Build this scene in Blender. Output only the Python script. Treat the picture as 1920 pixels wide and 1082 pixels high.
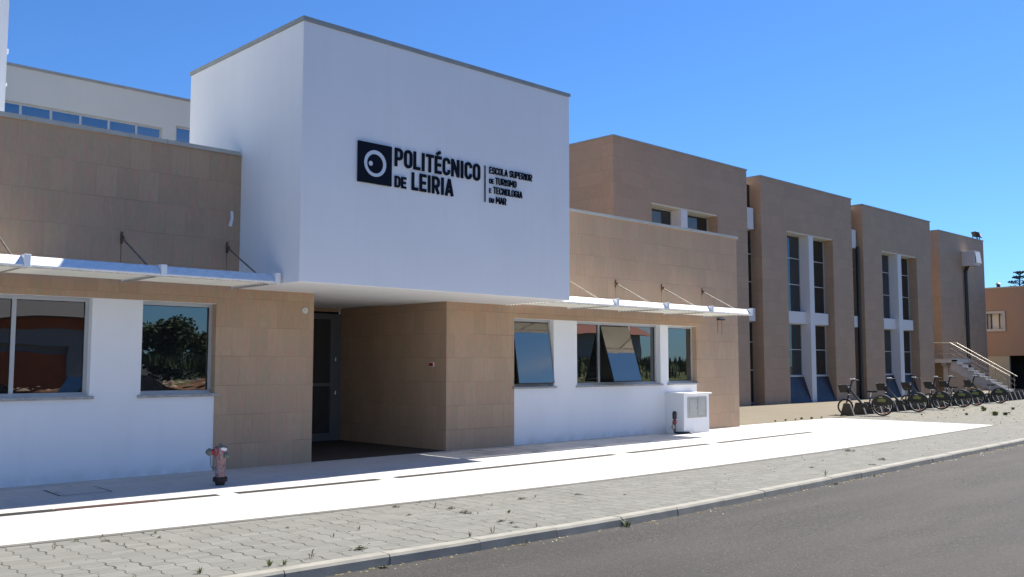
import bpy, math, random
from mathutils import Vector, Matrix, noise
random.seed(7)
PI = math.pi
SC = bpy.context.scene
for o in list(bpy.data.objects): bpy.data.objects.remove(o)

# ------------------------------------------------------------------ camera
cam_d = bpy.data.cameras.new('camera'); cam = bpy.data.objects.new('camera', cam_d)
SC.collection.objects.link(cam); SC.camera = cam
cam.location = (0, 0, 1.65)
cam.rotation_euler = (math.radians(90 + 4.6316), 0, math.radians(-43.945))
cam_d.sensor_width = 36; cam_d.lens = 36 * 1756.55 / 1920
cam_d.clip_start = 0.1; cam_d.clip_end = 4000
# ------------------------------------------------------------------ sun and sky
SUN = Vector((0.80, 0.030, 1.0)).normalized()
sd = bpy.data.lights.new('sun', 'SUN'); so = bpy.data.objects.new('sun', sd); SC.collection.objects.link(so)
sd.energy = 5.0; sd.angle = math.radians(0.5); sd.color = (1.0, 0.94, 0.84)
so.rotation_euler = SUN.to_track_quat('Z', 'Y').to_euler(); so.location = (40, 0, 50)
W = bpy.data.worlds.new('World'); SC.world = W; W.use_nodes = True
wn = W.node_tree; wn.nodes.clear()
wo = wn.nodes.new('ShaderNodeOutputWorld'); bg = wn.nodes.new('ShaderNodeBackground')
sky = wn.nodes.new('ShaderNodeTexSky'); sky.sky_type = 'NISHITA'; sky.sun_disc = False
sky.sun_elevation = math.asin(SUN.z); sky.sun_rotation = math.atan2(SUN.x, SUN.y)
sky.air_density = 1.0; sky.dust_density = 0.15; sky.ozone_density = 3.0; sky.altitude = 0
bg.inputs['Strength'].default_value = 0.075
# low clouds on the street side of the sky (they show in the window panes)
tc = wn.nodes.new('ShaderNodeTexCoord'); sx = wn.nodes.new('ShaderNodeSeparateXYZ')
nz = wn.nodes.new('ShaderNodeTexNoise'); nz.inputs['Scale'].default_value = 5; nz.inputs['Detail'].default_value = 7
mp = wn.nodes.new('ShaderNodeMapping'); mp.inputs['Scale'].default_value = (1, 1, 3.2)
cr = wn.nodes.new('ShaderNodeValToRGB'); cr.color_ramp.elements[0].position = .50; cr.color_ramp.elements[1].position = .62
def wmath(op, a, b=None):
    n = wn.nodes.new('ShaderNodeMath'); n.operation = op; n.use_clamp = op == 'MULTIPLY'
    for i, v in enumerate((a, b)):
        if v is None: continue
        if isinstance(v, (int, float)): n.inputs[i].default_value = v
        else: wn.links.new(v, n.inputs[i])
    return n.outputs[0]
wn.links.new(tc.outputs['Generated'], sx.inputs[0]); wn.links.new(tc.outputs['Generated'], mp.inputs[0])
wn.links.new(mp.outputs[0], nz.inputs['Vector']); wn.links.new(nz.outputs['Fac'], cr.inputs[0])
behind = wmath('MULTIPLY', wmath('SUBTRACT', -0.15, sx.outputs['Y']), 3.0)
low = wmath('MULTIPLY', wmath('SUBTRACT', 0.24, sx.outputs['Z']), 9.0)
fac = wmath('MULTIPLY', wmath('MULTIPLY', behind, low), cr.outputs[0])
mx = wn.nodes.new('ShaderNodeMixRGB'); mx.inputs['Color2'].default_value = (5.5, 5.7, 6.0, 1)
tn = wn.nodes.new('ShaderNodeMixRGB'); tn.blend_type = 'MULTIPLY'; tn.inputs['Fac'].default_value = 1; tn.inputs['Color2'].default_value = (.38, .655, 1.01, 1)
wn.links.new(sky.outputs[0], tn.inputs['Color1'])
wn.links.new(fac, mx.inputs['Fac']); wn.links.new(tn.outputs[0], mx.inputs['Color1'])
wn.links.new(mx.outputs[0], bg.inputs['Color']); wn.links.new(bg.outputs[0], wo.inputs[0])
SC.view_settings.view_transform = 'Standard'; SC.view_settings.look = 'None'
SC.view_settings.exposure = 1.05; SC.view_settings.gamma = 1; SC.view_settings.use_curve_mapping = False
SC.render.engine = 'CYCLES'
SC.cycles.max_bounces = 8; SC.cycles.diffuse_bounces = 5

# ------------------------------------------------------------------ node helpers
class NT:
    def __init__(s, name):
        s.m = bpy.data.materials.new(name); s.m.use_nodes = True; s.t = s.m.node_tree
        s.b = s.t.nodes['Principled BSDF']; s.geo = None
    def n(s, typ, **kw):
        nd = s.t.nodes.new(typ)
        for k, v in kw.items(): setattr(nd, k, v)
        return nd
    def put(s, sock, v):
        if isinstance(v, bpy.types.NodeSocket): s.t.links.new(v, sock)
        elif isinstance(v, tuple) and len(v) == 3 and sock.type == 'RGBA': sock.default_value = (*v, 1)
        else: sock.default_value = v
    def math(s, op, a, b=None, c=None, clamp=False):
        nd = s.n('ShaderNodeMath', operation=op, use_clamp=clamp)
        for i, v in enumerate((a, b, c)):
            if v is not None: s.put(nd.inputs[i], v)
        return nd.outputs[0]
    def pos(s, world=True):
        if world: return s.n('ShaderNodeNewGeometry').outputs['Position']
        return s.n('ShaderNodeTexCoord').outputs['Object']
    def noise(s, vec, scale, detail=4, rough=.55, stretch=None):
        if stretch:
            m = s.n('ShaderNodeMapping'); s.put(m.inputs[0], vec); m.inputs['Scale'].default_value = stretch; vec = m.outputs[0]
        nd = s.n('ShaderNodeTexNoise'); s.put(nd.inputs['Vector'], vec)
        nd.inputs['Scale'].default_value = scale; nd.inputs['Detail'].default_value = detail; nd.inputs['Roughness'].default_value = rough
        return nd.outputs['Fac']
    def ramp(s, f, a, b, ca=0., cb=1.):
        nd = s.n('ShaderNodeMapRange'); s.put(nd.inputs[0], f)
        for i, v in enumerate((a, b, ca, cb)): nd.inputs[i + 1].default_value = v
        return nd.outputs[0]
    def mix(s, f, a, b, mode='MIX'):
        nd = s.n('ShaderNodeMixRGB', blend_type=mode)
        s.put(nd.inputs[0], f); s.put(nd.inputs[1], a); s.put(nd.inputs[2], b); return nd.outputs[0]
    def bump(s, h, strength=.3, dist=.01, prev=None):
        nd = s.n('ShaderNodeBump'); s.put(nd.inputs['Height'], h)
        nd.inputs['Strength'].default_value = strength; nd.inputs['Distance'].default_value = dist
        if prev is not None: s.put(nd.inputs['Normal'], prev)
        return nd.outputs[0]
    def fin(s, col, rough=.8, normal=None, metal=0., spec=.5, coat=0.):
        s.put(s.b.inputs['Base Color'], col); s.put(s.b.inputs['Roughness'], rough); s.b.inputs['Metallic'].default_value = metal
        s.b.inputs['Specular IOR Level'].default_value = spec; s.b.inputs['Coat Weight'].default_value = coat
        if normal is not None: s.put(s.b.inputs['Normal'], normal)
        return s.m
def scl(c, k): return tuple(min(1, x * k) for x in c)

def m_simple(name, col, rough=.6, var=.12, scale=6, bump=.08, bscale=60, metal=0., spec=.5, world=True, coat=0.):
    s = NT(name); p = s.pos(world); f = s.noise(p, scale, 5)
    c = s.mix(s.ramp(f, .3, .7), scl(col, 1 - var), scl(col, 1 + var))
    nm = s.bump(s.noise(p, bscale, 3), bump, .004) if bump else None
    return s.fin(c, s.ramp(s.noise(p, scale * 3, 3), .3, .7, max(.02, rough - .07), min(1, rough + .07)), nm, metal, spec, coat)

def m_tile(name, col, w=.31, h=.462, phase=(0, .395), tint=(1, 1, 1)):
    s = NT(name); p = s.pos(); sp = s.n('ShaderNodeSeparateXYZ'); s.put(sp.inputs[0], p)
    u = s.math('ADD', s.math('ADD', sp.outputs[0], sp.outputs[1]), phase[0]); v = s.math('SUBTRACT', sp.outputs[2], phase[1])
    row = s.math('FLOOR', s.math('DIVIDE', v, h))
    sh = s.math('FRACT', s.math('MULTIPLY', row, .4137)); u2 = s.math('ADD', u, s.math('MULTIPLY', sh, w))
    cu = s.math('DIVIDE', u2, w); cv = s.math('DIVIDE', v, h)
    cell = s.n('ShaderNodeCombineXYZ'); s.put(cell.inputs[0], s.math('FLOOR', cu)); s.put(cell.inputs[1], row)
    wn_ = s.n('ShaderNodeTexWhiteNoise', noise_dimensions='2D'); s.put(wn_.inputs['Vector'], cell.outputs[0]); r = wn_.outputs['Value']
    # joints: distance from the cell border, thickness uneven
    fu = s.math('FRACT', cu); fv = s.math('FRACT', cv)
    du = s.math('MULTIPLY', s.math('MINIMUM', fu, s.math('SUBTRACT', 1, fu)), w)
    dv = s.math('MULTIPLY', s.math('MINIMUM', fv, s.math('SUBTRACT', 1, fv)), h)
    thick = s.ramp(s.noise(p, 1.1, 4), .38, .66, .0004, .0046)
    jt = s.math('MULTIPLY', s.math('LESS_THAN', dv, s.math('ADD', s.math('MULTIPLY', thick, 1.1), .0004)), .62)
    ju = s.math('MULTIPLY', s.math('LESS_THAN', du, s.math('MULTIPLY', thick, .9)), .45)
    j = s.math('MAXIMUM', jt, ju)
    # grain runs upright in each slab
    vec = s.n('ShaderNodeCombineXYZ'); s.put(vec.inputs[0], s.math('ADD', u2, s.math('MULTIPLY', r, 17))); s.put(vec.inputs[1], v)
    g = s.noise(vec.outputs[0], 3.2, 5, .6, (7, .6, 1)); g2 = s.noise(vec.outputs[0], 9, 4, .6, (3, .9, 1)); big = s.noise(p, .55, 4)
    base = s.mix(s.ramp(r, 0, 1), scl(col, .91), scl(col, 1.08))
    g3 = s.noise(vec.outputs[0], 2.1, 4, .7, (6, 1.1, 1))
    base = s.mix(s.ramp(g3, .50, .60, 0, .8), base, (col[0] * 1.10, col[1] * .93, col[2] * .99)); base = s.mix(s.ramp(g3, .48, .38, 0, .8), base, (col[0] * .86, col[1] * .97, col[2] * .96))
    base = s.mix(s.ramp(g, .3, .7), base, s.mix(.22, base, (col[0] * .78, col[1] * .8, col[2] * .84)))
    base = s.mix(s.ramp(g2, .42, .68, 0, .24), base, (.50, .40, .30))
    base = s.mix(s.ramp(big, .3, .7, 0, .18), base, scl(col, .8))
    base = s.mix(j, base, scl(col, .42))
    nm = s.bump(s.math('SUBTRACT', s.math('MULTIPLY', r, .3), j), .35, .004, s.bump(s.noise(p, 90, 4), .12, .003))
    return s.fin(base, s.ramp(g, .3, .7, .55, .75), nm, 0, .3)

def m_plaster(name, col, grime=.12):
    s = NT(name); p = s.pos(); f = s.noise(p, .8, 5); st = s.noise(p, 2.2, 4, .6, (3, 3, .25)); sp = s.n('ShaderNodeSeparateXYZ'); s.put(sp.inputs[0], p)
    c = s.mix(s.ramp(f, .35, .7), scl(col, 1.01), scl(col, .965))
    c = s.mix(s.ramp(st, .5, .78, 0, .25), c, scl((col[0] * .93, col[1] * .92, col[2] * .88), .96))
    splash = s.math('MULTIPLY', s.ramp(sp.outputs[2], 0, .22, 1, 0), s.ramp(s.noise(p, 5, 4), .35, .7))
    c = s.mix(s.math('MULTIPLY', splash, grime * 3, clamp=True), c, (.42, .38, .32))
    nm = s.bump(s.noise(p, 160, 3), .12, .002, s.bump(s.noise(p, 1.3, 3), .25, .01))
    return s.fin(c, .75, nm, 0, .3)

def m_glass(name, refl=.34, tint=(.85, .93, 1.0), dark=(.012, .014, .014), wob=.002):
    m = bpy.data.materials.new(name); m.use_nodes = True; t = m.node_tree; t.nodes.clear()
    out = t.nodes.new('ShaderNodeOutputMaterial'); mixn = t.nodes.new('ShaderNodeMixShader')
    gl = t.nodes.new('ShaderNodeBsdfGlossy'); df = t.nodes.new('ShaderNodeBsdfDiffuse'); fr = t.nodes.new('ShaderNodeFresnel'); ad = t.nodes.new('ShaderNodeMath')
    gl.inputs['Roughness'].default_value = .0; gl.inputs['Color'].default_value = (*tint, 1); df.inputs['Color'].default_value = (*dark, 1)
    fr.inputs['IOR'].default_value = 1.5; ad.operation = 'ADD'; ad.inputs[1].default_value = refl; ad.use_clamp = True
    g = t.nodes.new('ShaderNodeNewGeometry'); nz = t.nodes.new('ShaderNodeTexNoise'); bp = t.nodes.new('ShaderNodeBump')
    nz.inputs['Scale'].default_value = 1.1; nz.inputs['Detail'].default_value = 1; bp.inputs['Strength'].default_value = 1; bp.inputs['Distance'].default_value = wob
    t.links.new(g.outputs['Position'], nz.inputs['Vector']); t.links.new(nz.outputs['Fac'], bp.inputs['Height']); t.links.new(bp.outputs[0], gl.inputs['Normal'])
    t.links.new(fr.outputs[0], ad.inputs[0]); t.links.new(ad.outputs[0], mixn.inputs[0]); t.links.new(df.outputs[0], mixn.inputs[1]); t.links.new(gl.outputs[0], mixn.inputs[2])
    t.links.new(mixn.outputs[0], out.inputs[0]); return m

def m_pavers():
    s = NT('interlocking pavers'); p = s.pos(); sp = s.n('ShaderNodeSeparateXYZ'); s.put(sp.inputs[0], p)
    X, Y = sp.outputs[0], sp.outputs[1]; px, py = .205, .205
    def tri(v, per):  # zigzag -1..1
        f = s.math('FRACT', s.math('DIVIDE', v, per)); t_ = s.math('SUBTRACT', s.math('MULTIPLY', s.math('ABSOLUTE', s.math('SUBTRACT', f, .5)), 4), 1)
        return s.math('MAXIMUM', s.math('MINIMUM', s.math('MULTIPLY', t_, 2.2), 1), -1)
    u = s.math('ADD', X, s.math('MULTIPLY', tri(Y, py), .013)); cu = s.math('DIVIDE', u, px); iu = s.math('FLOOR', cu)
    v = s.math('ADD', s.math('ADD', Y, s.math('MULTIPLY', tri(s.math('ADD', X, .05), px), .007)), s.math('MULTIPLY', s.math('FRACT', s.math('MULTIPLY', iu, .5)), py * .5))
    cv = s.math('DIVIDE', v, py * .5); iv = s.math('FLOOR', cv)
    fu, fv = s.math('FRACT', cu), s.math('FRACT', cv)
    du = s.math('MULTIPLY', s.math('MINIMUM', fu, s.math('SUBTRACT', 1, fu)), px); dv = s.math('MULTIPLY', s.math('MINIMUM', fv, s.math('SUBTRACT', 1, fv)), py * .5)
    th = s.ramp(s.noise(p, 1.6, 5, .7), .38, .66, .0, .0105); th2 = s.ramp(s.noise(p, 2.7, 4, .6), .46, .7, .0, .005)
    ju = s.math('LESS_THAN', du, th); jv = s.math('LESS_THAN', dv, th2); j = s.math('MAXIMUM', ju, s.math('MULTIPLY', jv, .8))
    cell = s.n('ShaderNodeCombineXYZ'); s.put(cell.inputs[0], iu); s.put(cell.inputs[1], iv)
    w = s.n('ShaderNodeTexWhiteNoise', noise_dimensions='2D'); s.put(w.inputs['Vector'], cell.outputs[0]); r = w.outputs['Value']
    a = (.188, .188, .171)
    c = s.mix(s.ramp(r, 0, 1), scl(a, .88), scl(a, 1.13)); c = s.mix(s.ramp(s.noise(p, 1.1, 5), .35, .7, 0, .55), c, (.172, .168, .145))
    c = s.mix(s.ramp(s.noise(p, 45, 4), .5, .75, 0, .35), c, scl(a, .72)); c = s.mix(s.ramp(s.noise(p, 6, 6, .7), .58, .75, 0, .6), c, (.23, .225, .20))
    # windblown sand toward the bicycle stand
    sand = s.math('MULTIPLY', s.ramp(X, 26, 30), s.ramp(s.noise(p, .9, 6, .65), .38, .6)); c = s.mix(s.math('MULTIPLY', sand, .8), c, (.215, .20, .16))
    patch = s.math('MULTIPLY', s.ramp(X, 26.5, 29), s.ramp(s.noise(p, 2.6, 6, .7, (.8, 2.2, 1)), .56, .64)); c = s.mix(s.math('MULTIPLY', patch, .65), c, (.12, .11, .075))
    c = s.mix(s.math('MULTIPLY', j, .9), c, (.035, .034, .030))
    nm = s.bump(s.math('SUBTRACT', s.math('MULTIPLY', r, .35), j), .5, .006, s.bump(s.noise(p, 70, 4), .3, .004))
    return s.fin(c, .9, nm, 0, .15)

def m_asphalt():
    s = NT('asphalt'); p = s.pos(); f = s.noise(p, 60, 3, .7); f2 = s.noise(p, 21, 4, .75); f3 = s.noise(p, 34, 2, .6); big = s.noise(p, .35, 5, .6); st = s.noise(p, 1.1, 5, .6, (.25, 1.4, 1)); md = s.noise(p, 4.5, 5, .7)
    a = (.043, .0405, .0372)
    c = s.mix(s.ramp(f, .3, .7), scl(a, .60), scl(a, 1.45)); coarse = s.ramp(s.noise(p, .22, 3, .5), .46, .56, .25, 1)
    c = s.mix(s.math('MULTIPLY', s.ramp(f2, .55, .63, 0, .9), coarse), c, (.115, .11, .10)); c = s.mix(s.math('MULTIPLY', s.ramp(f2, .46, .39, 0, .9), coarse), c, scl(a, .25)); c = s.mix(s.math('MULTIPLY', coarse, .22), c, scl(a, .7))
    c = s.mix(s.ramp(f3, .66, .70, 0, .9), c, (.20, .19, .175)); c = s.mix(s.ramp(md, .52, .72, 0, .4), c, scl(a, .62))
    c = s.mix(s.ramp(big, .35, .7, 0, .35), c, scl(a, .75)); c = s.mix(s.ramp(st, .42, .66, 0, .55), c, (.066, .060, .054)); c = s.mix(s.ramp(s.noise(p, .8, 4, .6, (.12, 1, 1)), .52, .62, 0, .35), c, scl(a, .62))
    nm = s.bump(f, .6, .012, s.bump(f2, .5, .014))
    return s.fin(c, .86, nm, 0, .3)

def m_slab(name, col, w=.6, h=.4, joint=.0035, jc=.55, stain=.25, off=.5):
    s = NT(name); p = s.pos()
    br = s.n('ShaderNodeTexBrick', offset=off); s.put(br.inputs['Vector'], p)
    br.inputs['Color1'].default_value = (*scl(col, .95), 1); br.inputs['Color2'].default_value = (*scl(col, 1.04), 1); br.inputs['Mortar'].default_value = (*scl(col, jc), 1)
    br.inputs['Scale'].default_value = 1; br.inputs['Mortar Size'].default_value = joint; br.inputs['Brick Width'].default_value = w; br.inputs['Row Height'].default_value = h
    c = s.mix(s.ramp(s.noise(p, .9, 5), .35, .7, 0, stain), br.outputs['Color'], scl((col[0], col[1] * .97, col[2] * .9), .8))
    c = s.mix(s.ramp(s.noise(p, 14, 5, .7, (.35, 1, 1)), .55, .75, 0, .3), c, scl(col, .85))
    nm = s.bump(br.outputs['Fac'], -.3, .004, s.bump(s.noise(p, 50, 4), .2, .004))
    return s.fin(c, .8, nm, 0, .25)

M = {}
BEIGE = (.47, .325, .207)
M['tile'] = m_tile('beige stone cladding', BEIGE)
M['tile2'] = m_tile('beige stone cladding of the far wing', (.41, .288, .188), .6, .46, (0, .1))
M['white'] = m_plaster('white plaster', (.86, .86, .86))
M['boxwhite'] = m_plaster('white render of the entrance volume', (.85, .845, .84), 0)
M['cream'] = m_plaster('cream plaster', (.62, .62, .56))
M['coping'] = m_simple('zinc coping', (.30, .31, .29), .5, .1, 3, .05)
M['copingl'] = m_simple('pale stone coping', (.44, .44, .40), .6, .1, 3, .05)
M['alu'] = m_simple('anodised aluminium', (.50, .51, .51), .38, .04, 4, .02, 60, .25)
M['awn'] = m_simple('white coated aluminium', (.80, .81, .82), .28, .02, 3, 0, 30, 0, .6)
M['awns'] = m_simple('white slat coating', (.82, .82, .76), .5, .04, 3, .02)
M['sill'] = m_simple('grey marble sill', (.36, .35, .34), .35, .25, 14, .03)
M['steel'] = m_simple('dull steel and shaded rod', (.22, .20, .18), .45, .2, 12, .05, 60, .6)
M['steell'] = m_simple('stainless steel rail and sunlit rod', (.33, .31, .27), .45, .05, 8, .02, 60, .7)
M['rust'] = m_simple('rusted steel', (.13, .075, .05), .85, .4, 20, .2)
M['stain'] = m_simple('rust stain', (.21, .135, .09), .9, .3, 9, .05)
M['glass'] = m_glass('window glass', .15, (.9, .93, .95), (.010, .011, .011))
M['glassb'] = m_glass('reflective blue glass', .20, (1.0, .90, .74), (.035, .036, .036))
M['glasss'] = m_glass('blue strip glass', .24, (.72, .88, 1.0), (.008, .014, .022))
M['glassd'] = m_glass('dark glass', .03, (.8, .85, .9), (.05, .052, .052))
M['doorframe'] = m_simple('grey door aluminium', (.15, .16, .175), .4, .05, 4, .02, 60, .2)
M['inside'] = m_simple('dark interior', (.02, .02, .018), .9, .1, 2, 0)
M['navy'] = m_simple('navy sign board', (.006, .009, .018), .7, .1, 5, .03, 60, 0, .12)
M['signwhite'] = m_simple('pale sign ring', (.62, .66, .72), .5, .03, 5, 0)
M['pavers'] = m_pavers(); M['asphalt'] = m_asphalt()
M['pad'] = m_slab('pale limestone slabs', (.52, .51, .49), .6, .3, .0036, .5, .28)
M['sand'] = m_slab('sandy concrete', (.165, .142, .10), 3.0, 3.0, .006, .7, .5)
M['kerb'] = m_simple('concrete kerb', (.26, .25, .215), .88, .16, 4, .3, 70)
M['edging'] = m_simple('grey edging stone', (.12, .118, .105), .9, .15, 4, .2)
M['drain'] = m_simple('dark drain slot', (.009, .0085, .008), .8, .3, 8, .1)
M['drainr'] = m_simple('rusty drain slot', (.045, .014, .010), .8, .4, 6, .1)
M['gap'] = m_simple('cover gap', (.012, .012, .012), .9, .1, 4, 0)
M['bluepanel'] = m_simple('blue metal panel', (.011, .017, .034), .5, .15, 1.2, .03)
M['spandrel'] = m_plaster('white spandrel', (.66, .67, .68), 0)
M['blackpipe'] = m_simple('black downpipe', (.018, .018, .02), .4, .2, 5, .03)
M['pinkwall'] = m_plaster('salmon plaster', (.345, .235, .165), 0)
M['boxgrey'] = m_simple('grey box', (.52, .50, .50), .55, .04, 4, .02)
M['brightpanel'] = m_simple('white panel', (.82, .82, .80), .5, .02, 4, .02)
M['stairw'] = m_simple('pale stair concrete', (.40, .41, .43), .8, .1, 3, .1)
M['tread'] = m_simple('marble tread', (.42, .42, .40), .4, .06, 8, .03)
M['bark'] = m_simple('bark', (.10, .07, .045), .95, .3, 12, .5, 30)
M['bounce_roof'] = m_simple('orange roof tint for bounce light', (.66, .34, .13), .9, .15, 2, .1)  # orange chosen so the unseen roofs bounce warm light onto the wing
M['dimcream'] = m_plaster('dull cream plaster', (.42, .39, .28), 0)
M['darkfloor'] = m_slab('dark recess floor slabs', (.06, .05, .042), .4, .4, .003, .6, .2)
M['joint'] = m_simple('dirty paving joint and slat shadow', (.10, .098, .09), .95, .4, 9, 0)
M['rubble'] = m_simple('pale rubble', (.42, .30, .20), .95, .5, 2, .3)
M['leaf'] = m_simple('dark needle foliage', (.018, .035, .022), .8, .35, 1.5, .1)
M['leaf2'] = m_simple('leaf foliage', (.045, .075, .022), .8, .4, .8, .1)
M['weed'] = m_simple('weed leaves', (.14, .17, .045), .7, .3, 30, .0)
M['weeddry'] = m_simple('dry weed', (.16, .13, .065), .85, .3, 30, .0)
M['moss'] = m_simple('dark moss', (.055, .058, .028), .95, .3, 30, .3)
M['earth'] = m_simple('red earth', (.27, .13, .06), .95, .55, 2.2, .8, 9)
M['grass'] = m_simple('rough grass', (.10, .12, .035), .95, .5, 2.5, .8, 9)
M['orange'] = m_simple('orange paint', (.50, .11, .02), .7, .1, 2, .05)
M['roof'] = m_simple('dark roof tiles', (.14, .13, .125), .8, .3, 14, .5, 14)
M['roofred'] = m_simple('red roof tiles', (.32, .09, .05), .8, .3, 14, .5, 14)
M['greywall'] = m_simple('grey wall paint', (.34, .34, .35), .8, .05, 2, .05)
M['carpaint'] = m_simple('dark blue car paint', (.012, .016, .03), .2, .05, 3, 0, 60, .1, .6, True, 1.)
M['tyre'] = m_simple('tyre rubber', (.018, .018, .018), .85, .1, 8, .1, 40, 0, .3, False)
# hydrant and bicycles (object space)
M['hyd'] = (lambda: (lambda s: (lambda p: s.fin(
    s.mix(s.ramp(s.noise(p, 26, 5, .7), .53, .60, 0, .85), s.mix(s.ramp(s.noise(p, 9, 4), .4, .6), (.34, .19, .185), (.30, .235, .25)), (.085, .05, .045)),
    .7, s.bump(s.noise(p, 30, 4), .3, .004)))(s.pos(False)))(NT('faded pink hydrant paint')))()
M['hydred'] = m_simple('red hydrant paint', (.30, .028, .025), .5, .2, 12, .1, 60, 0, .5, False)
M['hydgrey'] = m_simple('grey green metal', (.16, .17, .145), .55, .25, 18, .15, 60, .2, .5, False)
M['hyddark'] = m_simple('dark rusty flange', (.045, .028, .026), .8, .3, 16, .2, 60, 0, .5, False)
M['bikedark'] = m_simple('matt charcoal paint', (.022, .024, .024), .45, .1, 6, .02, 60, 0, .5, False)
M['bikegrey'] = m_simple('grey bicycle frame', (.055, .058, .054), .4, .1, 6, .02, 60, .3, .5, False)
M['guard'] = m_simple('dark skirt guard', (.016, .020, .012), .5, .1, 6, .02, 60, 0, .5, False)
M['sticker'] = m_simple('olive green sticker', (.20, .23, .055), .5, .25, 18, 0, 60, 0, .5, False)
M['stickw'] = m_simple('pale sticker print', (.45, .45, .42), .5, .1, 18, 0, 60, 0, .5, False)
M['chrome'] = m_simple('bright metal', (.62, .62, .60), .22, .05, 8, 0, 60, .9, .5, False)
M['reflector'] = m_simple('orange reflector', (.85, .17, .03), .3, .05, 8, 0, 60, 0, .5, False)
M['silver'] = m_simple('white plastic', (.7, .7, .7), .35, .05, 8, 0, 60, 0, .5, False)
M['dock'] = m_simple('grey dock steel', (.060, .060, .052), .55, .15, 4, .05, 60, .1, .5, False)
M['docke'] = m_simple('lit dock edge', (.20, .20, .185), .5, .1, 6, .02, 60, .1, .5, False)

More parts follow.
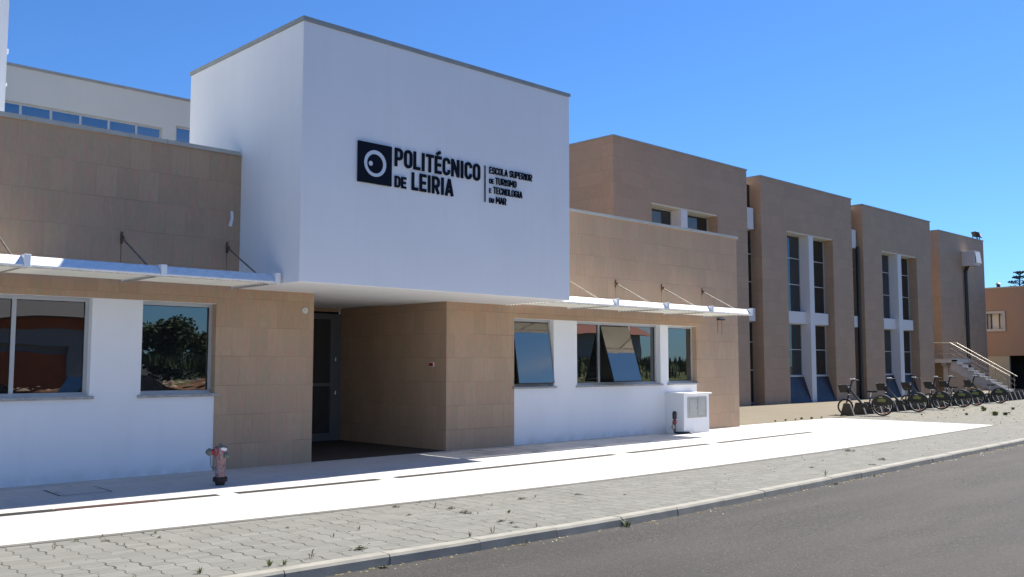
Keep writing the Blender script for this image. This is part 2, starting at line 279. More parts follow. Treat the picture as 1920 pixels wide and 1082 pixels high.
# ------------------------------------------------------------------ mesh helpers
class MB:
    def __init__(s): s.v = []; s.f = []
    def add(s, vs, fs):
        b = len(s.v); s.v += [tuple(v) for v in vs]; s.f += [tuple(i + b for i in f) for f in fs]; return s
    def box(s, x0, x1, y0, y1, z0, z1):
        return s.add([(x, y, z) for z in (z0, z1) for y in (y0, y1) for x in (x0, x1)],
                     [(0, 2, 3, 1), (4, 5, 7, 6), (0, 1, 5, 4), (2, 6, 7, 3), (0, 4, 6, 2), (1, 3, 7, 5)])
    def bbox(s, x0, x1, y0, y1, z0, z1, r=.006):  # box with chamfered edges
        vs, fs = [], []
        import itertools
        key = {}
        for sx_, sy_, sz_ in itertools.product((0, 1), repeat=3):
            X = (x0, x1)[sx_]; Y = (y0, y1)[sy_]; Z = (z0, z1)[sz_]
            dx, dy, dz = (r, -r)[sx_], (r, -r)[sy_], (r, -r)[sz_]
            for ax, p in (('x', (X, Y + dy, Z + dz)), ('y', (X + dx, Y, Z + dz)), ('z', (X + dx, Y + dy, Z))):
                key[sx_, sy_, sz_, ax] = len(vs); vs.append(p)
        c = (((x0 + x1) / 2), ((y0 + y1) / 2), ((z0 + z1) / 2))
        def face(idx):
            a, b_, d = (Vector(vs[i]) for i in idx[:3]); n = (b_ - a).cross(d - b_); m = sum((Vector(vs[i]) for i in idx), Vector()) / len(idx) - Vector(c)
            fs.append(tuple(idx) if n.dot(m) > 0 else tuple(reversed(idx)))
        for s1 in (0, 1):
            face([key[s1, a, b_, 'x'] for a, b_ in ((0, 0), (1, 0), (1, 1), (0, 1))])
            face([key[a, s1, b_, 'y'] for a, b_ in ((0, 0), (1, 0), (1, 1), (0, 1))])
            face([key[a, b_, s1, 'z'] for a, b_ in ((0, 0), (1, 0), (1, 1), (0, 1))])
        for a in (0, 1):
            for b_ in (0, 1):
                face([key[a, b_, 0, 'x'], key[a, b_, 0, 'y'], key[a, b_, 1, 'y'], key[a, b_, 1, 'x']])
                face([key[a, 0, b_, 'x'], key[a, 0, b_, 'z'], key[a, 1, b_, 'z'], key[a, 1, b_, 'x']])
                face([key[0, a, b_, 'y'], key[0, a, b_, 'z'], key[1, a, b_, 'z'], key[1, a, b_, 'y']])
        for a, b_, d in itertools.product((0, 1), repeat=3): face([key[a, b_, d, k] for k in 'xyz'])
        return s.add(vs, fs)
    def grid(s, axis, us, zs, solid, d0, d1):
        """upright wall made of cells; solid(i,j) says where; axis 'x': wall runs along x, thick d0..d1 in y"""
        P = (lambda u, d, z: (u, d, z)) if axis == 'x' else (lambda u, d, z: (d, u, z))
        for i in range(len(us) - 1):
            for j in range(len(zs) - 1):
                if not solid(i, j): continue
                a, b, c, e = us[i], us[i + 1], zs[j], zs[j + 1]
                s.add([P(a, d0, c), P(b, d0, c), P(b, d0, e), P(a, d0, e)], [(0, 1, 2, 3)])
                s.add([P(a, d1, c), P(b, d1, c), P(b, d1, e), P(a, d1, e)], [(3, 2, 1, 0)])
                def nb(ii, jj): return 0 <= ii < len(us) - 1 and 0 <= jj < len(zs) - 1 and solid(ii, jj)
                if not nb(i - 1, j): s.add([P(a, d0, c), P(a, d0, e), P(a, d1, e), P(a, d1, c)], [(0, 1, 2, 3)])
                if not nb(i + 1, j): s.add([P(b, d0, c), P(b, d1, c), P(b, d1, e), P(b, d0, e)], [(0, 1, 2, 3)])
                if not nb(i, j - 1): s.add([P(a, d0, c), P(a, d1, c), P(b, d1, c), P(b, d0, c)], [(0, 1, 2, 3)])
                if not nb(i, j + 1): s.add([P(a, d0, e), P(b, d0, e), P(b, d1, e), P(a, d1, e)], [(0, 1, 2, 3)])
        return s
    def wall(s, x0, x1, z0, z1, y0, y1, holes=(), axis='x'):
        us = sorted({x0, x1, *[h[0] for h in holes], *[h[1] for h in holes]}); zs = sorted({z0, z1, *[h[2] for h in holes], *[h[3] for h in holes]})
        us = [u for u in us if x0 <= u <= x1]; zs = [z for z in zs if z0 <= z <= z1]
        def solid(i, j):
            u = (us[i] + us[i + 1]) / 2; z = (zs[j] + zs[j + 1]) / 2
            return not any(h[0] < u < h[1] and h[2] < z < h[3] for h in holes)
        return s.grid(axis, us, zs, solid, y0, y1)
    def prism(s, poly, axis, a, b):
        """poly: 2D outline; axis x: (y,z) outline swept x a..b; y: (x,z); z: (x,y)"""
        P = {'x': lambda p, t: (t, p[0], p[1]), 'y': lambda p, t: (p[0], t, p[1]), 'z': lambda p, t: (p[0], p[1], t)}[axis]
        n = len(poly); vs = [P(p, a) for p in poly] + [P(p, b) for p in poly]
        fs = [tuple(range(n)), tuple(reversed(range(n, 2 * n)))] + [(i, i + n, (i + 1) % n + n, (i + 1) % n) for i in range(n)]
        return s.add(vs, fs)
    def tube(s, pts, r, n=8, cap=True):
        pts = [Vector(p) for p in pts]; rs = r if isinstance(r, (list, tuple)) else [r] * len(pts)
        rings = []; up = None
        for i, p in enumerate(pts):
            d = ((pts[min(i + 1, len(pts) - 1)] - pts[max(i - 1, 0)])).normalized()
            if up is None: up = Vector((0, 0, 1)) if abs(d.z) < .9 else Vector((1, 0, 0))
            a = d.cross(up).normalized(); b = a.cross(d).normalized(); up = b
            rings.append([p + (a * math.cos(t) + b * math.sin(t)) * rs[i] for t in [2 * PI * k / n for k in range(n)]])
        vs = [v for rg in rings for v in rg]; fs = []
        for i in range(len(pts) - 1):
            for k in range(n): fs.append((i * n + k, i * n + (k + 1) % n, (i + 1) * n + (k + 1) % n, (i + 1) * n + k))
        if cap: fs += [tuple(reversed(range(n))), tuple(range(len(vs) - n, len(vs)))]
        return s.add(vs, fs)
    def lathe(s, prof, c=(0, 0, 0), axis='z', n=20):
        vs = []
        for r, h in prof:
            for k in range(n):
                a = 2 * PI * k / n; u, v = r * math.cos(a), r * math.sin(a)
                q = {'z': (u, v, h), 'x': (h, u, v), 'y': (u, h, v)}[axis]; vs.append((q[0] + c[0], q[1] + c[1], q[2] + c[2]))
        fs = [(i * n + k, i * n + (k + 1) % n, (i + 1) * n + (k + 1) % n, (i + 1) * n + k) for i in range(len(prof) - 1) for k in range(n)]
        fs += [tuple(reversed(range(n))), tuple(range(len(vs) - n, len(vs)))]
        return s.add(vs, fs)
    def torus(s, c, R, r, n=28, m=8, arc=(0, 2 * PI)):  # ring in the xz plane
        full = abs(arc[1] - arc[0] - 2 * PI) < 1e-6; k0 = n if full else n + 1; vs = []
        for i in range(k0):
            a = arc[0] + (arc[1] - arc[0]) * i / n
            for j in range(m):
                b = 2 * PI * j / m; q = R + r * math.cos(b); vs.append((c[0] + q * math.cos(a), c[1] + r * math.sin(b), c[2] + q * math.sin(a)))
        fs = [(i * m + j, i * m + (j + 1) % m, ((i + 1) % k0) * m + (j + 1) % m, ((i + 1) % k0) * m + j) for i in range(n) for j in range(m)]
        return s.add(vs, fs)
    def build(s, name, mat, parent=None, loc=None, smooth=False):
        me = bpy.data.meshes.new(name); o_ = (0, 0, 0)
        if parent is not None and loc is None:
            w = parent; o_ = Vector((0, 0, 0))
            while w is not None: o_ = o_ + w.location; w = w.parent
        vs = [(v[0] - o_[0], v[1] - o_[1], v[2] - o_[2]) for v in s.v] if parent is not None and loc is None else s.v
        me.from_pydata(vs, [], s.f); me.update()
        import bmesh
        bm = bmesh.new(); bm.from_mesh(me); bmesh.ops.recalc_face_normals(bm, faces=bm.faces); bm.to_mesh(me); bm.free()
        me.materials.append(mat)
        if smooth:
            for p in me.polygons: p.use_smooth = True
            try: me.set_sharp_from_angle(angle=math.radians(40))
            except Exception: pass
        o = bpy.data.objects.new(name, me); SC.collection.objects.link(o)
        if parent is not None: o.parent = parent
        return o

def tag(o, label, cat, group=None):
    o['label'] = label; o['category'] = cat
    if group: o['group'] = group
    return o
def thing(name, label, cat, loc=(0, 0, 0), group=None, rz=0):
    o = bpy.data.objects.new(name, None); SC.collection.objects.link(o); o.location = loc; o.rotation_euler = (0, 0, rz); o.empty_display_size = .3
    return tag(o, label, cat, group)
def structure(o): o['kind'] = 'structure'; return o
def copy_tree(o, parent=None):
    c = o.copy(); SC.collection.objects.link(c)
    if parent is not None: c.parent = parent
    for ch in [k for k in bpy.data.objects if k.parent == o]: copy_tree(ch, c)
    return c
def B(x0, x1, y0, y1, z0, z1): return MB().box(x0, x1, y0, y1, z0, z1)
def BB(x0, x1, y0, y1, z0, z1, r=.006): return MB().bbox(x0, x1, y0, y1, z0, z1, r)

# ================================================================== ground
D = 13.85      # plane of the low facade
g = MB().add([(-1500, -1500, -.09), (1500, -1500, -.09), (1500, 1500, -.09), (-1500, 1500, -.09)], [(0, 1, 2, 3)]); structure(g.build('road', M['asphalt']))
kerb_pts = [(-30, 7.2), (-12, 7.0), (0, 6.86), (3.75, 6.79), (5.4, 6.70), (7.2, 6.58), (9.05, 6.56), (11.9, 6.70), (15.74, 6.85), (22.46, 7.16), (30, 7.6), (40, 8.3), (55, 9.6), (75, 11.6), (100, 14.5)]
def lerp_poly(pts, x):
    for (a, b), (c, d) in zip(pts, pts[1:]):
        if a <= x <= c: return b + (d - b) * (x - a) / (c - a)
    return pts[-1][1]
def smooth_poly(pts, x, w=1.2): return sum(lerp_poly(pts, min(max(x + k, pts[0][0]), pts[-1][0])) for k in (-w, 0, w)) / 3
KX = [-30 + i * 1.0 for i in range(131)]
ky = {x: smooth_poly(kerb_pts, x) for x in KX}
top = [(x, ky[x] + .13, 0) for x in KX]; back = [(x, 70, 0) for x in KX]
n = len(KX); pv = MB().add(top + back, [(i, i + 1, n + i + 1, n + i) for i in range(n - 1)]); structure(pv.build('pavement', M['pavers']))
kb = MB()
for i in range(n - 1):
    x0, x1 = KX[i], KX[i + 1]; j = random.uniform(-.004, .004); h = random.uniform(-.004, .004); g_ = .004
    y0, y1 = ky[x0] + j, ky[x1] + j; r = .018
    prof = lambda x, y: [(x, y + .12, -.2), (x, y - .024, -.2), (x, y, -r + h), (x, y + r, .004 + h), (x, y + .135, .004 + h), (x, y + .135, -.2)]
    a, b = prof(x0 + g_, y0), prof(x1 - g_, y1); kb.add(a + b, [(0, 1, 2, 3, 4, 5), (11, 10, 9, 8, 7, 6)] + [(k, k + 6, (k + 1) % 6 + 6, (k + 1) % 6) for k in range(6)])
structure(kb.build('kerb', M['kerb']))
edge = [(-30, 9.9), (-8, 9.75), (0, 9.62), (2.68, 9.5), (4.3, 9.31), (6.11, 9.13), (8.8, 8.92), (12.16, 8.80), (17, 8.84), (22, 9.08), (27.3, 9.39)]
EX = [-30 + i * .9 for i in range(64)] + [27.3]; ey = [smooth_poly(edge, x) if x < 26 else lerp_poly(edge, x) for x in EX]
n = len(EX); PADZ = .006
yb = [18.0 if x < 21.3 else 14.12 for x in EX]
pd = MB().add([(x, y, PADZ) for x, y in zip(EX, ey)] + [(x, y, PADZ) for x, y in zip(EX, yb)], [(i, i + 1, n + i + 1, n + i) for i in range(n - 1)])
structure(pd.build('path', M['pad']))
ed = MB().add([(x, y - .075, .004) for x, y in zip(EX, ey)] + [(x, y - .002, .010) for x, y in zip(EX, ey)], [(i, i + 1, n + i + 1, n + i) for i in range(n - 1)])
ed.add([(27.302, 9.39, .010), (27.38, 9.32, .004), (27.38, 14.12, .004), (27.302, 14.12, .010)], [(0, 1, 2, 3)])
structure(ed.build('path_edging', M['edging']))
fc = MB().add([(21.76, 14.125, .012), (28.2, 14.125, .012), (29.5, 14.6, .012), (38, 15.25, .012), (50, 15.9, .012), (67.9, 16.6, .012), (67.9, 22.6, .012), (21.76, 22.6, .012)], [tuple(range(8))])
structure(fc.build('forecourt', M['sand']))

# drain channels (slots sunk in the pale path)
DP = [(-30, 11.65), (0, 11.5), (3.19, 11.38), (5.7, 11.21), (8.1, 11.10), (13.4, 11.17), (16.7, 11.30), (21.2, 11.52)]
for (a, b, lab) in [(-12, 5.66, 'long partly rusty drain slot left of the hydrant, running out of the picture'), (5.9, 8.07, 'drain slot in the pale paving just right of the hydrant, the short dark piece'),
                    (8.36, 13.38, 'dark drain slot in the pale paving in front of the entrance recess'), (13.78, 16.56, 'dark drain slot in the pale paving in front of the tilted open windows'),
                    (16.92, 21.17, 'farthest drain slot in the pale paving, in front of the utility cabinet')]:
    dch = thing('drain_channel', lab, 'drain', ((a + b) / 2, smooth_poly(DP, (a + b) / 2), 0), 'drain slots along the pale paving')
    N = max(2, int((b - a) / .5)); xs = [a + (b - a) * i / N for i in range(N + 1)]; w = .085
    def strip(xa, w, z):
        pts = [(x, smooth_poly(DP, x), z) for x in xa]; return MB().add([(p[0], p[1] - w, z) for p in pts] + [(p[0], p[1] + w, z) for p in pts], [(i, i + 1, len(pts) + i + 1, len(pts) + i) for i in range(len(pts) - 1)])
    if a < 0:
        strip([x for x in xs if x < 3.7] + [3.75], w * 1.15, .010).build('slot', M['drain'], dch); strip([3.755, 4.2, 4.6, 4.9], w * .95, .0125).build('rusty_stretch', M['drainr'], dch)
        strip([4.905, 5.2, 5.66], w * .9, .010).build('slot', M['drain'], dch)
    else: strip(xs, w, .010).build('slot', M['drain'], dch)
# access cover in the shaded paving
mc = thing('manhole_cover', 'square access cover with dark edge gap in the shaded paving', 'manhole cover', (4.5, 12.8, 0))
cv = MB(); q = [(4.22, 13.2), (4.18, 12.48), (4.81, 12.45), (4.84, 13.16)]
def seg(a, b, w, z):
    a, b = Vector((*a, 0)), Vector((*b, 0)); d = (b - a).normalized(); p = Vector((-d.y, d.x, 0)) * w; return [tuple(a - p + Vector((0, 0, z))), tuple(b - p + Vector((0, 0, z))), tuple(b + p + Vector((0, 0, z))), tuple(a + p + Vector((0, 0, z)))]
cv.add(seg(q[0], q[1], .011, .010), [(0, 1, 2, 3)]).add(seg(q[1], q[2], .007, .0112), [(0, 1, 2, 3)]).add(seg(q[2], q[3], .008, .0124), [(0, 1, 2, 3)]).add(seg((4.22, 12.82), (4.28, 12.82), .012, .0136), [(0, 1, 2, 3)]).add(seg((4.77, 12.84), (4.82, 12.84), .012, .0136), [(0, 1, 2, 3)])
cv.build('edge_gap', M['gap'], mc); MB().add([(4.235, 13.17, .0085), (4.195, 12.495, .0085), (4.80, 12.47, .0085), (4.83, 13.14, .0085)], [(0, 1, 2, 3)]).build('lid', M['pad'], mc)
MB().add(seg((3.2, 13.62), (5.0, 13.62), .006, .010), [(0, 1, 2, 3)]).add(seg((4.55, 13.35), (4.62, 13.35), .012, .0112), [(0, 1, 2, 3)]).build('joint', M['gap'], mc)

pj = MB(); e = 0
for x, ya, yb_ in ((12.95, 13.82, 12.5), (14.55, 13.82, 12.6), (16.1, 13.8, 12.6), (12.1, 13.7, 12.9), (13.6, 13.5, 13.0), (11.75, 13.5, 12.75), (17.3, 13.7, 13.0)):
    e += 1; pj.add([(x - .014, ya, .0085 + e * .0002), (x + .014, ya, .0085 + e * .0002), (x + .010, yb_, .0085 + e * .0002), (x - .010, yb_, .0085 + e * .0002)], [(0, 1, 2, 3)])
for k in range(9):  # stripes along the wall: louvre slat shadows drawn as dark lines
    y = 13.70 - k * .14; x0 = 10.9 + random.uniform(0, .5); x1 = 13.6 - k * .08 + random.uniform(-.8, .8); e += 1; pj.add([(x0, y - .006, .0085 + e * .0002), (x1, y - .004, .0085 + e * .0002), (x1, y + .004, .0085 + e * .0002), (x0, y + .006, .0085 + e * .0002)], [(0, 1, 2, 3)])
for x, y, w2 in ((11.9, 12.95, .12), (12.4, 13.2, .10), (13.3, 12.8, .10), (14.9, 13.3, .12), (15.6, 12.9, .08), (12.7, 13.55, .2), (13.9, 13.6, .15)): e += 1; pj.add([(x - w2, y - .016, .0085 + e * .0002), (x + w2, y - .012, .0085 + e * .0002), (x + w2, y + .012, .0085 + e * .0002), (x - w2, y + .010, .0085 + e * .0002)], [(0, 1, 2, 3)])
structure(pj.build('joints_and_slat_shadows', M['joint']))
# ================================================================== entrance building
EB = thing('entrance_building', 'low beige stone entrance building with white window bays and projecting white upper box', 'building', (12, 14, 0))
H1 = 5.02; XL = -6.0; XR = 21.74
wl = MB().wall(XL, 8.65, 0, H1, D, D + .4, [(XL - 1, 6.88, -1, 2.605)])
wl.wall(11.6, XR, 0, H1, D, D + .4, [(13.41, 19.83, -1, 2.605)])
wl.wall(8.65, 11.6, 2.87, H1, D, D + .4)
wl.wall(D + .4, 17.5, 0, 2.87, 8.30, 8.65, axis='y').wall(D + .4, 17.5, 0, 2.87, 11.6, 11.95, axis='y')
wl.wall(D + .4, 20.2, 0, H1, XR - .35, XR, axis='y')
wl.build('wall', M['tile'], EB)
# the white bays: plaster set 10 mm back, with the windows cut out
PANY = D + .008
W1 = (.9, 4.985, 1.20, 2.60); W2 = (5.715, 6.88, 1.20, 2.60)
W3 = (13.41, 14.60, 1.19, 2.60); W4 = (15.34, 18.34, 1.19, 2.60); W5 = (18.655, 19.83, 1.19, 2.60)
o = MB().wall(XL, 6.88, 0, 2.605, PANY, D + .36, [W1, W2]).build('window_bay_plaster', M['white'], EB)
o = MB().wall(13.41, 19.83, 0, 2.605, PANY, D + .36, [W3, W4, W5]).build('window_bay_plaster', M['white'], EB)
def window(w, name='window', mull=(), sill=True, fw=.05, glass=None, panes=None, yf=D + .13, sx=(0.05, 0.05), lab=None):
    x0, x1, z0, z1 = w; fr = MB(); e = .002
    wd = MB(); x0 += e; x1 -= e; z0 += e; z1 -= e
    root = MB().box(x0, x0 + fw, yf, yf + .06, z0, z1)
    root.box(x1 - fw, x1, yf, yf + .06, z0, z1).box(x0 + fw, x1 - fw, yf + .001, yf + .06, z1 - fw, z1).box(x0 + fw, x1 - fw, yf + .001, yf + .06, z0, z0 + fw)
    root.box(x0, x1, yf - .03, yf, z0, z0 + .018)
    for m in mull: root.box(m - .028, m + .028, yf + .002, yf + .06, z0 + fw, z1 - fw)
    wo_ = root.build(name, M['alu'], EB)
    if lab: wo_['label'] = lab
    xs = [x0 + fw] + list(mull) + [x1 - fw]
    for i in range(len(xs) - 1):
        if panes and i in panes: continue
        a = xs[i] + (.028 if i else 0); b = xs[i + 1] - (.028 if i < len(xs) - 2 else 0)
        B(a, b, yf + .03, yf + .04, z0 + fw, z1 - fw).build('pane', glass or M['glass'], wo_)
        t = MB(); gk = .008; t.box(a, a + gk, yf + .022, yf + .0295, z0 + fw, z1 - fw).box(b - gk, b, yf + .022, yf + .0295, z0 + fw, z1 - fw).box(a + gk, b - gk, yf + .022, yf + .0295, z0 + fw, z0 + fw + gk).box(a + gk, b - gk, yf + .022, yf + .0295, z1 - fw - gk, z1 - fw).build('gasket', M['gap'], wo_)
    if sill: BB(x0 - sx[0], x1 + sx[1], D - .045, yf - .03, z0 - .045, z0 - .004, .006).build('sill', M['sill'], wo_)
    return wo_
window(W1, mull=(2.95, 3.99), lab='wide window at the left edge with a pale mullion')
window(W2, lab='square window reflecting a dark tree and sky')
def sash(wo_, x0, x1, zt, zb, yf, swing, glass, fr=.035):
    """top hung sash swung out at the bottom"""
    L = zt - zb; ang = math.atan2(swing, L)
    def T(x, t, d):  # t down the sash, d out of plane (outward positive)
        return (x, yf - t * math.sin(ang) - d * math.cos(ang), zt - t * math.cos(ang) + d * math.sin(ang))
    def slab(a, b, t0, t1, d0, d1): return [T(a, t0, d0), T(b, t0, d0), T(a, t1, d0), T(b, t1, d0), T(a, t0, d1), T(b, t0, d1), T(a, t1, d1), T(b, t1, d1)]
    F = [(0, 2, 3, 1), (4, 5, 7, 6), (0, 1, 5, 4), (2, 6, 7, 3), (0, 4, 6, 2), (1, 3, 7, 5)]
    m = MB(); LL = L / math.cos(ang)
    m.add(slab(x0, x0 + fr, 0, LL, -.02, .012), F).add(slab(x1 - fr, x1, 0, LL, -.02, .012), F).add(slab(x0 + fr, x1 - fr, 0, fr, -.02, .011), F).add(slab(x0 + fr, x1 - fr, LL - fr, LL, -.02, .011), F)
    m.build('sash_frame', M['gap'], wo_)
    MB().add(slab(x0 + fr * .4, x1 - fr * .4, fr * .4, LL - fr * .4, .0125, .016), F).build('sash_pane', glass, wo_)
w3 = window(W3, panes=(0,), lab='window with its single pane tilted out, reflecting blue sky')
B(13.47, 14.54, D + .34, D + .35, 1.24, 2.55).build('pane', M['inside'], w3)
sash(w3, 13.47, 14.535, 2.535, 1.25, D + .135, .20, M['glassb'])
w4 = window(W4, mull=(16.22, 17.30), panes=(1,), lab='wide three part window with the middle pane tilted far out')
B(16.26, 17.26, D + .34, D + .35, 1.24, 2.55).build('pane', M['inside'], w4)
sash(w4, 16.255, 17.26, 2.53, 1.26, D + .135, .40, M['glassb'])
window(W5, lab='narrow window above the white utility cabinet')
# parapet copings
for a, b in ((XL, 7.21), (13.14, XR + .05)):
    c = MB(); x = a
    while x < b: c.box(x, min(x + 2.0, b) - .006, D - .035, D + .43, H1, H1 + .062); x += 2.0
    c.build('coping', M['copingl'], EB)
B(XR - .38, XR + .05, D + .432, 20.2, H1, H1 + .06).build('coping', M['copingl'], EB)
B(XL, 7.2, D + .41, 20, 4.6, 4.7).build('flat_roof', M['cream'], EB); B(13.15, XR - .36, D + .41, 20.45, 4.6, 4.7).build('flat_roof', M['bounce_roof'], EB); B(20.6, 24.58, 20.92, 28.0, 4.6, 4.7).build('flat_roof', M['bounce_roof'], EB); B(21.0, 24.58, 20.9, 21.2, 0, 4.599).build('bounce_roof_wall', M['tile'], EB)  # far orange roof and its wall are added, unseen, for warm bounce light
B(8.31, 11.94, 15.81, 17.95, 2.88, 3.1).build('recess_ceiling', M['white'], EB); B(8.66, 11.59, 17.5, 17.9, 2.80, 2.879).build('door_lintel', M['tile'], EB)
B(XL, 8.29, 17.6, 17.9, 0, 4.6).build('back_wall', M['white'], EB)
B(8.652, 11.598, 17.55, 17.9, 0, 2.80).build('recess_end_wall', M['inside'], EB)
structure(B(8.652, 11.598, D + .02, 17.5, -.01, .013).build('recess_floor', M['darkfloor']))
# door deep in the recess
dr = MB(); dy = 17.44
dr.box(11.33, 11.60, dy, dy + .08, .01, 2.75).box(10.62, 10.76, dy, dy + .08, .01, 2.75).box(10.76, 11.33, dy + .002, dy + .08, 2.63, 2.75).box(10.76, 11.33, dy + .002, dy + .08, 1.18, 1.25).box(10.76, 11.33, dy + .002, dy + .08, .01, .17)
dr.box(8.66, 10.60, dy, dy + .08, 2.63, 2.75).box(8.66, 8.8, dy, dy + .08, .01, 2.63).box(9.6, 9.72, dy, dy + .08, .01, 2.63)
door = dr.build('door', M['doorframe'], EB); B(10.76, 11.33, dy + .04, dy + .05, .17, 2.63).build('pane', M['glassd'], door); B(8.8, 10.62, dy + .04, dy + .05, .01, 2.63).build('pane', M['glassd'], door)
hd = MB(); hd.tube([(11.43, dy, 1.80), (11.43, dy - .05, 1.80), (11.43, dy - .05, 1.72)], .013).build('handle', M['chrome'], door); MB().tube([(11.43, dy, 1.0), (11.43, dy - .05, 1.0), (11.43, dy - .05, 1.08)], .013).build('handle', M['chrome'], door)
# red alarm box, junction disc
rb = thing('alarm_button', 'small red alarm box with pale border on the dark wall of the entrance recess', 'alarm', (11.59, 14.28, 1.65))
BB(11.580, 11.598, 14.21, 14.35, 1.60, 1.695, .003).build('back_plate', M['silver'], rb); BB(11.565, 11.580, 14.225, 14.335, 1.613, 1.682, .003).build('red_face', M['hydred'], rb)
ds = thing('wall_lamp_cap', 'small round beige cap on the stone wall upper left of the recess', 'wall cap', (8.47, D, 2.56))
MB().lathe([(.055, D - .001), (.055, D - .018), (.045, D - .026), (.001, D - .028)], (8.47, 0, 2.56), 'y', 20).build('disc', M['cream'], ds); MB().lathe([(.008, D - .028), (.008, D - .034)], (8.455, 0, 2.565), 'y', 8).build('screw', M['steel'], ds)
# white upper volume
X0, X1, Y0, Y1_, Z0, Z1 = 7.25, 13.12, 12.02, 15.80, 2.86, 6.80
BB(X0, X1, Y0, Y1_, Z0, Z1, .008).build('upper_box', M['boxwhite'], EB)
c = MB(); x = X0 - .02
cuts = [X0 - .02, 8.95 - .2, 10.6, 12.1, X1 + .025]
for a, b in zip(cuts, cuts[1:]): c.box(a, b - .006, Y0 - .02, Y0 + .25, Z1, Z1 + .065)
for a, b in ((Y0 + .252, 13.6), (13.606, Y1_ + .02)): c.box(X0 - .02, X0 + .25, a, b, Z1, Z1 + .065); c.box(X1 - .25, X1 + .02, a, b, Z1, Z1 + .065)
c.box(X0 + .252, X1 - .252, Y1_ - .25, Y1_ + .02, Z1, Z1 + .065); c.build('box_coping', M['coping'], EB)
# canopies
def canopy(xs, rods, lit, name):
    cn = thing('_tmp', 'x', 'x', (0, 0, 0)); bpy.data.objects.remove(cn)
    a, b = xs[0], xs[-1]
    prof = [(12.63, 3.00), (12.60, 3.004), (12.575, 2.995), (12.475, 2.905), (12.455, 2.88), (12.458, 2.866), (12.475, 2.858), (12.63, 2.858)]
    fm = MB()
    for p, q_ in zip(xs, xs[1:]): fm.prism(prof, 'x', p + .042, q_ - .042)
    cp = fm.build('canopy', M['awn'], EB); cp['label'] = name
    for p in xs:
        m = MB().bbox(p - .04, p + .04, 12.445, 12.66, 2.85, 3.012, .004); m.build('bracket', M['awn'], cp)
        m = MB().prism([(12.66, 2.852), (D - .002, 2.852), (D - .002, 2.885), (12.66, 2.905)], 'x', p - .012, p + .012)
        m.box(p - .03, p + .03, D - .012, D - .001, 2.852, 2.96); m.build('bracket_arm', M['awns'], cp)
    sl = MB()
    for p, q_ in zip(xs, xs[1:]):
        y = 12.70; k = 0
        while y < D - .06:
            sl.prism([(y - .044, 2.885), (y + .0415, 2.912), (y + .0435, 2.905), (y - .042, 2.876)], 'x', p + .022, q_ - .022); y += .092
    sl.build('louvre_slats', M['awns'], cp)
    for p in xs:   # toothed plate carrying the slats at each arm
        y = 12.72; out = []
        while y < D - .1: out += [(y, 2.851), (y, 2.862), (y + .030, 2.862), (y + .030, 2.851)]; y += .092
        MB().prism([(12.68, 2.851)] + out + [(D - .02, 2.851), (D - .02, 2.847), (12.68, 2.847)], 'x', p - .030, p - .014).build('toothed_plate', M['sill'], cp)
    for p in rods:
        r_ = MB().tube([(p, D - .03, 3.50), (p, 12.86, 3.01)], .013, 10)
        r_.build('tie_rod', M['steell'] if lit else M['steel'], cp)  # sunlit rods get lighter steel, shaded rods darker: light put into colour
        w_ = MB().bbox(p - .02, p + .02, D - .012, D - .001, 3.42, 3.60, .004).lathe([(.001, p - .018), (.035, p - .018), (.035, p + .018), (.001, p + .018)], (0, D - .035, 3.50), 'x', 14)
        w_.build('rod_anchor', M['rust'], cp)
        ln = random.uniform(.22, .34)
        MB().add([(p - .012, D - .0015, 3.42), (p + .008, D - .0015, 3.42), (p + .002, D - .0015, 3.42 - ln), (p - .006, D - .0015, 3.42 - ln)], [(0, 1, 2, 3)]).build('rust_streak', M['stain'], cp)
    return cp
canopy([-1.55, .19, 1.93, 3.68, 5.41, 7.15], [.15, 1.88, 3.62, 5.36, 7.03], False, 'white louvred canopy over the left windows')
canopy([13.19, 15.06, 16.79, 18.50, 20.18], [14.95, 16.66, 18.4, 20.1], True, 'white louvred canopy over the right windows')
# little chips and a torn strip on the wall
ts = MB().add([(7.04, D - .006, 3.86), (7.10, D - .010, 3.85), (7.13, D - .008, 4.00), (7.115, D - .012, 4.10), (7.07, D - .006, 4.10), (7.075, D - .010, 3.98)], [(0, 1, 2, 5), (5, 2, 3, 4)])
tag(ts.build('paper_strip', M['brightpanel']), 'small torn white strip stuck on the stone wall beside the white box', 'paper')
bk = thing('wall_hook', 'small black hook under the right end of the canopy on the stone wall', 'hook', (20.9, D, 2.83))
BB(20.76, 21.02, D - .08, D - .001, 2.80, 2.84, .003).build('plate', M['blackpipe'], bk); B(20.78, 20.80, D - .004, D - .001, 2.45, 2.80).build('rust_streak', M['stain'], bk); B(20.97, 20.985, D - .004, D - .001, 2.43, 2.80).build('rust_streak', M['stain'], bk)

